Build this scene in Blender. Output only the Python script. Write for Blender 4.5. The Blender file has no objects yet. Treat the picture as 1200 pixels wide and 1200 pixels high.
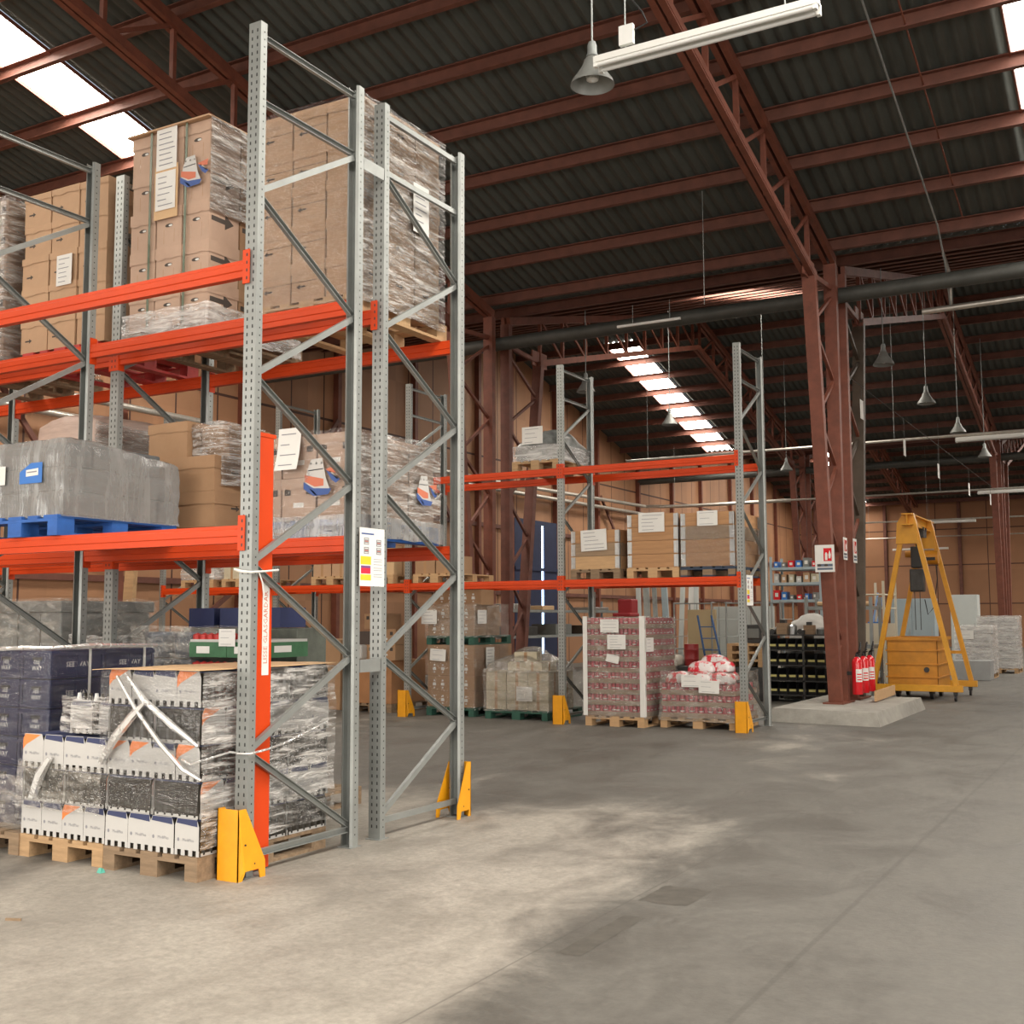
import bpy, bmesh, math, random
from mathutils import Vector, Matrix, noise
random.seed(7)
SC = bpy.context.scene
COL = SC.collection
ORD = ['lowest', 'second', 'third', 'fourth', 'fifth', 'sixth', 'seventh', 'eighth', 'ninth', 'tenth', 'eleventh', 'twelfth']
NTH = ['first', 'second', 'third', 'fourth', 'fifth', 'sixth', 'seventh', 'eighth', 'ninth', 'tenth', 'eleventh', 'twelfth', 'thirteenth', 'fourteenth']

# ------------------------------------------------------------------ materials
MATS = {}
def lin(r, g, b):
    f = lambda c: (c / 255 / 12.92) if c / 255 <= .04045 else ((c / 255 + .055) / 1.055) ** 2.4
    return (f(r), f(g), f(b))

def mat(name, col, rough=.6, metal=0., var=.0, scale=6., bump=0., bscale=60., stretch=(1, 1, 1), spec=.5, col2=None, coat=0., trans=None):
    if name in MATS: return MATS[name]
    m = bpy.data.materials.new(name); m.use_nodes = True
    nt = m.node_tree; N = nt.nodes; L = nt.links
    b = N['Principled BSDF']
    b.inputs['Base Color'].default_value = (*col, 1)
    b.inputs['Roughness'].default_value = rough
    b.inputs['Metallic'].default_value = metal
    b.inputs['Specular IOR Level'].default_value = spec
    if coat: b.inputs['Coat Weight'].default_value = coat; b.inputs['Coat Roughness'].default_value = .12
    if var or bump or col2:
        tc = N.new('ShaderNodeTexCoord'); mp = N.new('ShaderNodeMapping')
        mp.inputs['Scale'].default_value = stretch
        L.new(tc.outputs['Object'], mp.inputs['Vector'])
    if var or col2:
        n = N.new('ShaderNodeTexNoise'); n.inputs['Scale'].default_value = scale; n.inputs['Detail'].default_value = 6
        n.inputs['Roughness'].default_value = .65
        L.new(mp.outputs[0], n.inputs['Vector'])
        r = N.new('ShaderNodeValToRGB')
        c2 = col2 or tuple(c * (1 - var) for c in col)
        c1 = col if col2 else tuple(min(1, c * (1 + var)) for c in col)
        r.color_ramp.elements[0].position = .32; r.color_ramp.elements[1].position = .68
        r.color_ramp.elements[0].color = (*c2, 1); r.color_ramp.elements[1].color = (*c1, 1)
        L.new(n.outputs['Fac'], r.inputs[0]); L.new(r.outputs[0], b.inputs['Base Color'])
    if bump:
        n2 = N.new('ShaderNodeTexNoise'); n2.inputs['Scale'].default_value = bscale; n2.inputs['Detail'].default_value = 4
        L.new(mp.outputs[0], n2.inputs['Vector'])
        bp = N.new('ShaderNodeBump'); bp.inputs['Strength'].default_value = bump; bp.inputs['Distance'].default_value = .01
        L.new(n2.outputs['Fac'], bp.inputs['Height']); L.new(bp.outputs[0], b.inputs['Normal'])
    MATS[name] = m
    return m

def emis(name, col, s):
    if name in MATS: return MATS[name]
    m = bpy.data.materials.new(name); m.use_nodes = True
    nt = m.node_tree; nt.nodes.clear()
    o = nt.nodes.new('ShaderNodeOutputMaterial'); e = nt.nodes.new('ShaderNodeEmission')
    e.inputs[0].default_value = (*col, 1); e.inputs[1].default_value = s
    nt.links.new(e.outputs[0], o.inputs[0]); MATS[name] = m
    return m

def film_mat(name, opac=.16, tint=(.8, .8, .78), gloss=.3, stretch=(1, 1, 8), scale=3., lo=.45, hi=.75, maxo=.5, rough=.16, bs=.8):
    """clear stretch film: mostly see-through, milky where it is layered and creased, glossy"""
    m = bpy.data.materials.new(name); m.use_nodes = True
    nt = m.node_tree; N = nt.nodes; L = nt.links; N.clear()
    out = N.new('ShaderNodeOutputMaterial')
    tc = N.new('ShaderNodeTexCoord'); mp = N.new('ShaderNodeMapping'); mp.inputs['Scale'].default_value = stretch
    mp.inputs['Rotation'].default_value = (.12, .1, .15)
    L.new(tc.outputs['Object'], mp.inputs[0])
    n = N.new('ShaderNodeTexNoise'); n.inputs['Scale'].default_value = scale; n.inputs['Detail'].default_value = 5; n.inputs['Roughness'].default_value = .7
    n.inputs['Distortion'].default_value = .6
    L.new(mp.outputs[0], n.inputs[0])
    mr = N.new('ShaderNodeMapRange'); mr.inputs[1].default_value = lo; mr.inputs[2].default_value = hi
    mr.inputs[3].default_value = opac; mr.inputs[4].default_value = maxo
    L.new(n.outputs['Fac'], mr.inputs[0])
    n2 = N.new('ShaderNodeTexNoise'); n2.inputs['Scale'].default_value = scale * 2.2; n2.inputs['Detail'].default_value = 4; n2.inputs['Distortion'].default_value = 1.
    L.new(mp.outputs[0], n2.inputs[0])
    bp = N.new('ShaderNodeBump'); bp.inputs['Strength'].default_value = bs; bp.inputs['Distance'].default_value = .02
    L.new(n2.outputs['Fac'], bp.inputs['Height'])
    tr = N.new('ShaderNodeBsdfTransparent'); df = N.new('ShaderNodeBsdfDiffuse'); gl = N.new('ShaderNodeBsdfGlossy')
    df.inputs[0].default_value = (*tint, 1); gl.inputs['Roughness'].default_value = rough; gl.inputs[0].default_value = (.9, .9, .9, 1)
    L.new(bp.outputs[0], gl.inputs['Normal']); L.new(bp.outputs[0], df.inputs['Normal'])
    m1 = N.new('ShaderNodeMixShader'); L.new(mr.outputs[0], m1.inputs[0]); L.new(tr.outputs[0], m1.inputs[1]); L.new(df.outputs[0], m1.inputs[2])
    lw = N.new('ShaderNodeLayerWeight'); lw.inputs[0].default_value = .35; L.new(bp.outputs[0], lw.inputs['Normal'])
    mm = N.new('ShaderNodeMath'); mm.operation = 'MULTIPLY_ADD'; mm.inputs[1].default_value = gloss; mm.inputs[2].default_value = .05; mm.use_clamp = True
    L.new(lw.outputs['Fresnel'], mm.inputs[0])
    m2 = N.new('ShaderNodeMixShader'); L.new(mm.outputs[0], m2.inputs[0]); L.new(m1.outputs[0], m2.inputs[1]); L.new(gl.outputs[0], m2.inputs[2])
    L.new(m2.outputs[0], out.inputs[0])
    MATS[name] = m
    return m

GALV = mat('galvanised steel', (.29, .305, .29), .42, .45, .12, 3., .03, 90)
GALVD = mat('dull zinc', (.28, .30, .29), .5, .4, .12, 3.)
HOLE = mat('dark slot', (.04, .04, .04), .9)
ORANGE = mat('orange paint', (.58, .052, .006), .42, 0, .06, 2.5, spec=.3)
YELLOW = mat('yellow paint', (.72, .31, .008), .42, 0, .08, 8.)
OXIDE = mat('red oxide paint', (.165, .050, .028), .6, 0, .22, 5., .05, 40)
PURL = mat('dark oxide paint', (.150, .056, .037), .65, 0, .22, 4.)
OXIDE2 = mat('aged oxide paint', (.13, .048, .033), .65, 0, .25, 4.)
OLIVE = mat('grey brown steel', (.075, .055, .038), .6, .2, .2, 3.)
CARD = mat('cardboard', (.46, .29, .17), .8, 0, .07, 3., .05, 40)
CARD2 = mat('brown cardboard', (.36, .215, .115), .8, 0, .08, 3., .05, 40)
CARDL = mat('pale cardboard', (.60, .40, .22), .8, 0, .05, 3.)
CARDP = mat('pinkish cardboard', (.48, .33, .24), .8, 0, .08, 3., .05, 40)
TAPE = mat('tape', (.42, .25, .13), .25)
INK = mat('print', (.07, .055, .045), .85)
INKG = mat('grey print', (.25, .25, .27), .85)
INKR = mat('red print', (.55, .16, .09), .7)
INKB = mat('blue print', (.045, .09, .27), .7)
INKO = mat('orange print', (.80, .23, .06), .6)
NAVY = mat('navy print', (.035, .045, .115), .6)
WHITEC = mat('white board', (.50, .49, .465), .6, 0, .04, 4.)
PAPER = mat('paper', (.70, .69, .65), .8, 0, .03, 9.)
WOOD = mat('pallet wood', (.42, .27, .14), .85, 0, .22, 3., .2, 60, (1, 8, 8))
WOODD = mat('weathered pallet wood', (.24, .165, .10), .9, 0, .28, 3., .2, 60, (1, 8, 8))
WOODL = mat('fresh pine', (.50, .315, .16), .8, 0, .13, 3., .1, 50, (1, 9, 9))
WOODC = mat('pine collar', (.40, .215, .098), .75, 0, .2, 2.2, .1, 50, (.6, 5, 9))
WOODG = mat('grey brown pine', (.30, .205, .125), .8, 0, .2, 2.2, .1, 50, (.6, 5, 9))
BLUEP = mat('blue painted wood', (.018, .10, .36), .6, 0, .2, 6.)
GREENP = mat('green painted wood', (.022, .085, .058), .7, 0, .25, 6.)
NAVYP = mat('dark blue wood', (.03, .045, .075), .7, 0, .2, 6.)
REDP = mat('red painted wood', (.42, .03, .025), .6, 0, .2, 6.)
BLACKP = mat('black plastic', (.018, .018, .017), .45, 0, .2, 8.)
GREYP = mat('grey plastic', (.17, .18, .17), .5, 0, .1, 5.)
BLUEC = mat('navy crate plastic', (.009, .015, .062), .35, 0, .15, 4.)
WHITEP = mat('white plastic', (.75, .75, .72), .5)
STRAP = mat('green strap', (.10, .13, .08), .4)
STRAPW = mat('white strap', (.70, .69, .65), .5)
SILVER = mat('bright steel', (.40, .41, .40), .3, .8, .1, 20.)
LIGHTG = mat('light grey paint', (.56, .60, .58), .5, 0, .04, 2.)
CREAMP = mat('cream paint', (.62, .58, .46), .5, 0, .05, 2.)
STEELB = mat('steel blue paint', (.33, .40, .43), .5, 0, .05, 2.)
BLUES = mat('bright blue', (.03, .16, .50), .5)
REDX = mat('glossy red', (.62, .012, .02), .22, 0, .03, 3., coat=.4)
BLACK = mat('black rubber', (.012, .012, .012), .5)
YBOX = mat('ochre skip paint', (.56, .235, .018), .5, 0, .16, 3., .05, 30)
YGAN = mat('gantry yellow', (.70, .33, .02), .45, 0, .1, 4.)
CANRED = mat('red can', (.42, .035, .06), .35, .1, .35, 25.)
TRAYB = mat('tray cardboard', (.34, .24, .165), .8, 0, .1, 5.)
BOTTLE = mat('dark bottle plastic', (.028, .024, .018), .25, 0, .25, 12.)
GREENX = mat('green crate', (.045, .14, .065), .5, 0, .2, 10.)
CREAMB = mat('cream carton', (.52, .46, .33), .75, 0, .12, 6.)
PENDM = mat('lamp aluminium', (.21, .215, .20), .5, .2, .1, 8.)
TUBEW = mat('fluorescent tube off', (.68, .68, .65), .3)
PIPE = mat('silver lagging', (.50, .47, .42), .35, .6, .15, 10.)
CONC = mat('concrete', (.30, .285, .25), .9, 0, .22, 3., .3, 30)
DARKM = mat('dark steel', (.05, .05, .048), .5, .4, .3, 6.)
FILM = film_mat('stretch film', .01, gloss=.5, lo=.5, hi=.8, maxo=.13)
FILMS = film_mat('stretch film with painted sheen', .03, (.86, .83, .78), gloss=.9, scale=3.4, lo=.44, hi=.68, maxo=.72, rough=.18, bs=1.)  # glossy, with extra white in its colour standing in for highlights
FILMG = film_mat('thick grey film', .30, (.40, .40, .385), gloss=.6, stretch=(6, 6, .7), scale=1.6, lo=.3, hi=.75, maxo=.7, rough=.22, bs=.22)
FILMW = film_mat('white stretch film', .12, (.80, .79, .76), gloss=.5, stretch=(1, 1, 5), lo=.35, hi=.72, maxo=.8, rough=.25)
FILMC = film_mat('cloudy stretch film', .06, (.70, .66, .58), gloss=.55, stretch=(2, 2, 5), lo=.45, hi=.75, maxo=.5, rough=.2, bs=1.)
ROPE = film_mat('twisted film', .6, (.80, .79, .76), gloss=.6, stretch=(1, 1, 1), lo=.3, hi=.7, maxo=.95)

# ------------------------------------------------------------------ mesh builder
class MB:
    def __init__(s): s.v = []; s.f = []; s.mi = []; s.mats = []
    def m(s, mt):
        if mt not in s.mats: s.mats.append(mt)
        return s.mats.index(mt)
    def add(s, vs, fs, mt):
        k = len(s.v); i = s.m(mt)
        s.v += [tuple(v) for v in vs]
        for f in fs: s.f.append(tuple(k + a for a in f)); s.mi.append(i)
        return s
    def box(s, x0, x1, y0, y1, z0, z1, mt):
        return s.add([(x0, y0, z0), (x1, y0, z0), (x1, y1, z0), (x0, y1, z0), (x0, y0, z1), (x1, y0, z1), (x1, y1, z1), (x0, y1, z1)],
                     [(0, 3, 2, 1), (4, 5, 6, 7), (0, 1, 5, 4), (1, 2, 6, 5), (2, 3, 7, 6), (3, 0, 4, 7)], mt)
    def quad(s, a, b, c, d, mt): return s.add([a, b, c, d], [(0, 1, 2, 3)], mt)
    def bar(s, p, q, w, h, mt, up=(0, 0, 1)):
        """rectangular bar from p to q; w across, h along 'up'"""
        p = Vector(p); q = Vector(q); d = (q - p).normalized(); u = Vector(up)
        if abs(d.dot(u)) > .99: u = Vector((0, 1, 0))
        a = d.cross(u).normalized(); u = a.cross(d).normalized()
        vs = []
        for c in (p, q):
            for (i, j) in ((-1, -1), (1, -1), (1, 1), (-1, 1)): vs.append(c + a * (i * w / 2) + u * (j * h / 2))
        return s.add(vs, [(0, 3, 2, 1), (4, 5, 6, 7), (0, 1, 5, 4), (1, 2, 6, 5), (2, 3, 7, 6), (3, 0, 4, 7)], mt)
    def prism(s, poly, p, q, mt, up=(0, 0, 1), cap=True):
        """2-D outline (a,u) swept from p to q"""
        p = Vector(p); q = Vector(q); d = (q - p).normalized(); u = Vector(up)
        if abs(d.dot(u)) > .99: u = Vector((0, 1, 0))
        a = d.cross(u).normalized(); u = a.cross(d).normalized(); n = len(poly)
        vs = [c + a * x + u * y for c in (p, q) for x, y in poly]
        fs = [(i, (i + 1) % n, n + (i + 1) % n, n + i) for i in range(n)]
        if cap: fs += [tuple(range(n - 1, -1, -1)), tuple(range(n, 2 * n))]
        return s.add(vs, fs, mt)
    def tube(s, pts, r, mt, n=10, cap=True):
        pts = [Vector(p) for p in pts]; vs = []; fs = []
        rr = r if isinstance(r, (list, tuple)) else [r] * len(pts)
        pa = None
        for i, p in enumerate(pts):
            d = (pts[min(i + 1, len(pts) - 1)] - pts[max(i - 1, 0)]).normalized()
            if pa is None:
                u = Vector((0, 0, 1)) if abs(d.z) < .9 else Vector((1, 0, 0)); a = d.cross(u).normalized()
            else: a = (pa - d * pa.dot(d)).normalized()
            pa = a; u = a.cross(d)
            for k in range(n):
                t = 2 * math.pi * k / n; vs.append(p + (a * math.cos(t) + u * math.sin(t)) * rr[i])
        for i in range(len(pts) - 1):
            for k in range(n): fs.append((i * n + k, i * n + (k + 1) % n, (i + 1) * n + (k + 1) % n, (i + 1) * n + k))
        if cap: fs += [tuple(range(n - 1, -1, -1)), tuple((len(pts) - 1) * n + k for k in range(n))]
        return s.add(vs, fs, mt)
    def lathe(s, prof, mt, c=(0, 0, 0), n=24, cap=False):
        vs = []; fs = []
        for r, z in prof:
            for k in range(n):
                t = 2 * math.pi * k / n; vs.append((c[0] + r * math.cos(t), c[1] + r * math.sin(t), c[2] + z))
        for i in range(len(prof) - 1):
            for k in range(n): fs.append((i * n + k, i * n + (k + 1) % n, (i + 1) * n + (k + 1) % n, (i + 1) * n + k))
        if cap: fs += [tuple(range(n - 1, -1, -1)), tuple((len(prof) - 1) * n + k for k in range(n))]
        return s.add(vs, fs, mt)
    def mesh(s, name, off=(0, 0, 0), smooth=False, bevel=0.):
        me = bpy.data.meshes.new(name)
        me.from_pydata([(x - off[0], y - off[1], z - off[2]) for x, y, z in s.v], [], s.f)
        for mt in s.mats: me.materials.append(mt)
        me.polygons.foreach_set('material_index', s.mi)
        if bevel:
            bm = bmesh.new(); bm.from_mesh(me)
            bmesh.ops.remove_doubles(bm, verts=bm.verts, dist=1e-5)
            es = [e for e in bm.edges if len(e.link_faces) == 2 and e.calc_face_angle(0) > .6]
            bmesh.ops.bevel(bm, geom=es, offset=bevel, segments=2, affect='EDGES', profile=.6)
            bm.to_mesh(me); bm.free()
        if smooth:
            me.polygons.foreach_set('use_smooth', [True] * len(me.polygons))
            me.set_sharp_from_angle(angle=math.radians(40))
        me.update()
        return me

def props(o, label=None, cat=None, group=None, kind=None):
    if label: o['label'] = label
    if cat: o['category'] = cat
    if group: o['group'] = group
    if kind: o['kind'] = kind
    return o
def root_of(o):
    while o.parent: o = o.parent
    return o
def thing(name, label, cat, loc=(0, 0, 0), rz=0., group=None):
    o = bpy.data.objects.new(name, None); COL.objects.link(o); o.empty_display_size = .1
    o.location = loc; o.rotation_euler = (0, 0, rz)
    return props(o, label, cat, group)
def part(name, mb, parent, smooth=False, bevel=0., local=False, label=None):
    r = root_of(parent)
    off = (0, 0, 0) if local else tuple(r.location)
    me = mb if isinstance(mb, bpy.types.Mesh) else mb.mesh(name, off, smooth, bevel)
    o = bpy.data.objects.new(name, me); COL.objects.link(o); o.parent = parent
    if label: o['label'] = label
    return o
def holder(name, parent):
    o = bpy.data.objects.new(name, None); COL.objects.link(o); o.parent = parent; o.empty_display_size = .1
    return o
def solo(name, mb, label, cat, loc=(0, 0, 0), rz=0., group=None, smooth=False, bevel=0., local=False, kind=None):
    """a thing that is one mesh; coordinates in mb are world unless local"""
    me = mb if isinstance(mb, bpy.types.Mesh) else mb.mesh(name, (0, 0, 0) if local else loc, smooth, bevel)
    o = bpy.data.objects.new(name, me); COL.objects.link(o); o.location = loc; o.rotation_euler = (0, 0, rz)
    return props(o, label, cat, group, kind)
def struct(name, mb, parent=None, smooth=False, bevel=0.):
    o = bpy.data.objects.new(name, mb.mesh(name, (0, 0, 0), smooth, bevel)); COL.objects.link(o)
    if parent: o.parent = parent
    else: o['kind'] = 'structure'
    return o
def dup(src, loc=None, rz=None, label=None, group=None):
    r = src.copy(); COL.objects.link(r)
    if loc is not None: r.location = loc
    if rz is not None: r.rotation_euler = (0, 0, rz)
    if label: r['label'] = label
    if group: r['group'] = group
    for ch in list(src.children):
        c = ch.copy(); COL.objects.link(c); c.parent = r
        for g in list(ch.children):
            d = g.copy(); COL.objects.link(d); d.parent = c
    return r

_txt = {}
def text_mesh(body, size):
    k = (body, size)
    if k not in _txt:
        cu = bpy.data.curves.new('writing', 'FONT'); cu.body = body; cu.size = size; cu.align_x = 'CENTER'; cu.align_y = 'CENTER'; cu.resolution_u = 1
        o = bpy.data.objects.new('writing', cu); COL.objects.link(o)
        dg = bpy.context.evaluated_depsgraph_get(); dg.update()
        me = bpy.data.meshes.new_from_object(o.evaluated_get(dg))
        _txt[k] = ([v.co.copy() for v in me.vertices], [tuple(p.vertices) for p in me.polygons])
        bpy.data.objects.remove(o); bpy.data.curves.remove(cu); bpy.data.meshes.remove(me)
    return _txt[k]
def write(mb, body, size, c, mt, right=(1, 0, 0), up=(0, 0, 1)):
    vs, fs = text_mesh(body, size); c = Vector(c); a = Vector(right); u = Vector(up)
    mb.add([c + a * v.x + u * v.y for v in vs], fs, mt)
# ------------------------------------------------------------------ hall: 22.4 m bays along Y, frames every 6.6 m along X
V0, PER = 19.05, 22.4
XW, XR, YN, YF = -17.8, 9.6, -3.35, 63.85
FR = (-11.1, -4.5)
SKY = ((-14.65, -13.6), (-1.3, 2.4))  # second strip widened out of view to light the aisle-side faces
SKY2 = ((-8.4, -7.2), (4., 5.))
def ztop(k): return 7.39 + .2425 * k
def zsheet(k): return ztop(k) + .33
def zbot(k): return 6.86 + .245 * (k - 1.75)

def floor_material():
    m = bpy.data.materials.new('worn concrete floor'); m.use_nodes = True
    nt = m.node_tree; N = nt.nodes; L = nt.links; b = N['Principled BSDF']
    tc = N.new('ShaderNodeTexCoord'); sp = N.new('ShaderNodeSeparateXYZ'); L.new(tc.outputs['Object'], sp.inputs[0])
    def noise_(scale, stretch=(1, 1, 1), det=6, rough=.6, dist=0.):
        mp = N.new('ShaderNodeMapping'); mp.inputs['Scale'].default_value = stretch; L.new(tc.outputs['Object'], mp.inputs[0])
        n = N.new('ShaderNodeTexNoise'); n.inputs['Scale'].default_value = scale; n.inputs['Detail'].default_value = det
        n.inputs['Roughness'].default_value = rough; n.inputs['Distortion'].default_value = dist
        L.new(mp.outputs[0], n.inputs[0]); return n.outputs['Fac']
    def mrange(s, a, b_, c, d):
        r = N.new('ShaderNodeMapRange'); r.interpolation_type = 'SMOOTHSTEP'
        for i, v in enumerate((a, b_, c, d)): r.inputs[i + 1].default_value = v
        L.new(s, r.inputs[0]); return r.outputs[0]
    def math_(op, a, b_):
        x = N.new('ShaderNodeMath'); x.operation = op
        for i, v in enumerate((a, b_)):
            if isinstance(v, float): x.inputs[i].default_value = v
            else: L.new(v, x.inputs[i])
        return x.outputs[0]
    def mix(f, a, b_):
        x = N.new('ShaderNodeMix'); x.data_type = 'RGBA'
        L.new(f, x.inputs[0])
        for i, v in ((6, a), (7, b_)):
            if isinstance(v, tuple): x.inputs[i].default_value = (*v, 1)
            else: L.new(v, x.inputs[i])
        return x.outputs[2]
    big = noise_(.42, (1., .55, 1), 5, .62, .6); mid = noise_(1.5, (1, .7, 1), 8, .68, .5); fine = noise_(26., (1, 1, 1), 5, .7); streak = noise_(2.2, (2.2, .25, 1), 5, .6)
    # paler beside the racks up close, greyer in the lane and farther off
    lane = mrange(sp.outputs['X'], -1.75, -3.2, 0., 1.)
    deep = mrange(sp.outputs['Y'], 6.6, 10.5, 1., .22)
    pale_bias = math_('MULTIPLY', lane, deep)
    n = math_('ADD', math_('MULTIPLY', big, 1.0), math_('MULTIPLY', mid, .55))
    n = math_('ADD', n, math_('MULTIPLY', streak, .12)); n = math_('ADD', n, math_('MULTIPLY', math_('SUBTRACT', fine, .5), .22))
    d = mrange(math_('ADD', math_('MULTIPLY', pale_bias, .46), n), .98, 1.32, 0., 1.)
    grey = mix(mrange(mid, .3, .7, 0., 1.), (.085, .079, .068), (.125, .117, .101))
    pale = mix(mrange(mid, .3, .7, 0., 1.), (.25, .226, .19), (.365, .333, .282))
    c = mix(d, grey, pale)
    c = mix(mrange(fine, .3, .75, .0, .3), c, (.08, .072, .06))
    mott = noise_(15., (1, .8, 1), 10, .78, .2); c2 = N.new('ShaderNodeMix'); c2.data_type = 'RGBA'; c2.blend_type = 'MULTIPLY'; c2.inputs[0].default_value = 1.
    L.new(c, c2.inputs[6]); g_ = mrange(mott, .3, .7, .86, 1.1); cg = N.new('ShaderNodeCombineColor'); [L.new(g_, i_) for i_ in cg.inputs]; L.new(cg.outputs[0], c2.inputs[7]); c = c2.outputs[2]
    # sawn joints along Y
    for xj, w in ((-1.52, .02), (3.1, .012), (-2.62, .008)):
        dx = math_('ABSOLUTE', math_('ADD', math_('SUBTRACT', sp.outputs['X'], xj), math_('MULTIPLY', math_('SUBTRACT', mid, .5), .03)), 0.)
        c = mix(mrange(dx, w * .4, w, .4, 0.), c, (.055, .05, .042))
    for yj in (12.2, 27.):
        dx = math_('ABSOLUTE', math_('SUBTRACT', sp.outputs['Y'], yj), 0.)
        c = mix(mrange(dx, .01, .02, .5, 0.), c, (.06, .055, .045))
    L.new(c, b.inputs['Base Color'])
    L.new(mrange(mid, .3, .7, .5, .8), b.inputs['Roughness'])
    bp = N.new('ShaderNodeBump'); bp.inputs['Strength'].default_value = .25; bp.inputs['Distance'].default_value = .01
    L.new(fine, bp.inputs['Height']); L.new(bp.outputs[0], b.inputs['Normal'])
    return m

def panel_material(name, axis, w, zs, col, dark):
    """plywood sheets with dark joints: vertical every w metres, horizontal at the heights zs"""
    m = bpy.data.materials.new(name); m.use_nodes = True
    nt = m.node_tree; N = nt.nodes; L = nt.links; b = N['Principled BSDF']; b.inputs['Roughness'].default_value = .65
    tc = N.new('ShaderNodeTexCoord'); sp = N.new('ShaderNodeSeparateXYZ'); L.new(tc.outputs['Object'], sp.inputs[0])
    def M(op, a, b_=0.):
        x = N.new('ShaderNodeMath'); x.operation = op
        for i, v in enumerate((a, b_)):
            if isinstance(v, (int, float)): x.inputs[i].default_value = v
            else: L.new(v, x.inputs[i])
        return x.outputs[0]
    u = M('DIVIDE', sp.outputs[axis], w)
    fr = M('ABSOLUTE', M('SUBTRACT', M('FRACT', M('ADD', u, 100.)), .5))
    j = M('GREATER_THAN', fr, .5 - .022 / w)
    for z in zs: j = M('MAXIMUM', j, M('LESS_THAN', M('ABSOLUTE', M('SUBTRACT', sp.outputs['Z'], z)), .03))
    cell = M('ADD', M('FLOOR', M('ADD', u, 100.5)), M('MULTIPLY', M('FLOOR', M('DIVIDE', sp.outputs['Z'], 2.)), 7.3))
    wn = N.new('ShaderNodeTexWhiteNoise'); wn.noise_dimensions = '1D'; L.new(cell, wn.inputs['W'])
    n = N.new('ShaderNodeTexNoise'); n.inputs['Scale'].default_value = 1.3; n.inputs['Detail'].default_value = 6; L.new(tc.outputs['Object'], n.inputs[0])
    f = M('ADD', M('MULTIPLY', wn.outputs['Value'], .45), M('MULTIPLY', n.outputs['Fac'], .6))
    mx = N.new('ShaderNodeMix'); mx.data_type = 'RGBA'; L.new(f, mx.inputs[0])
    mx.inputs[6].default_value = (*[c * .72 for c in col], 1); mx.inputs[7].default_value = (*[c * 1.18 for c in col], 1)
    m2 = N.new('ShaderNodeMix'); m2.data_type = 'RGBA'; L.new(j, m2.inputs[0]); L.new(mx.outputs[2], m2.inputs[6]); m2.inputs[7].default_value = (*dark, 1)
    L.new(m2.outputs[2], b.inputs['Base Color'])
    return m

ROOFM = mat('fibre cement sheet', (.080, .086, .075), .85, 0, .22, 1.6, .1, 30, (2, .4, 1))
DAY = emis('daylit translucent sheet', (1., .94, .85), 13.); DAYL = emis('brighter daylit sheet', (1., .93, .82), 28.)  # same sheeting; two glow strengths set only to balance the light
TAN_L = panel_material('plywood cladding side', 'Y', 1.22, (2.35, 4.4, 6.5), (.36, .183, .094), (.06, .022, .014))
TAN_F = panel_material('plywood cladding end', 'X', 2.55, (2.25, 4.3, 6.2), (.35, .175, .088), (.08, .03, .018))

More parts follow.
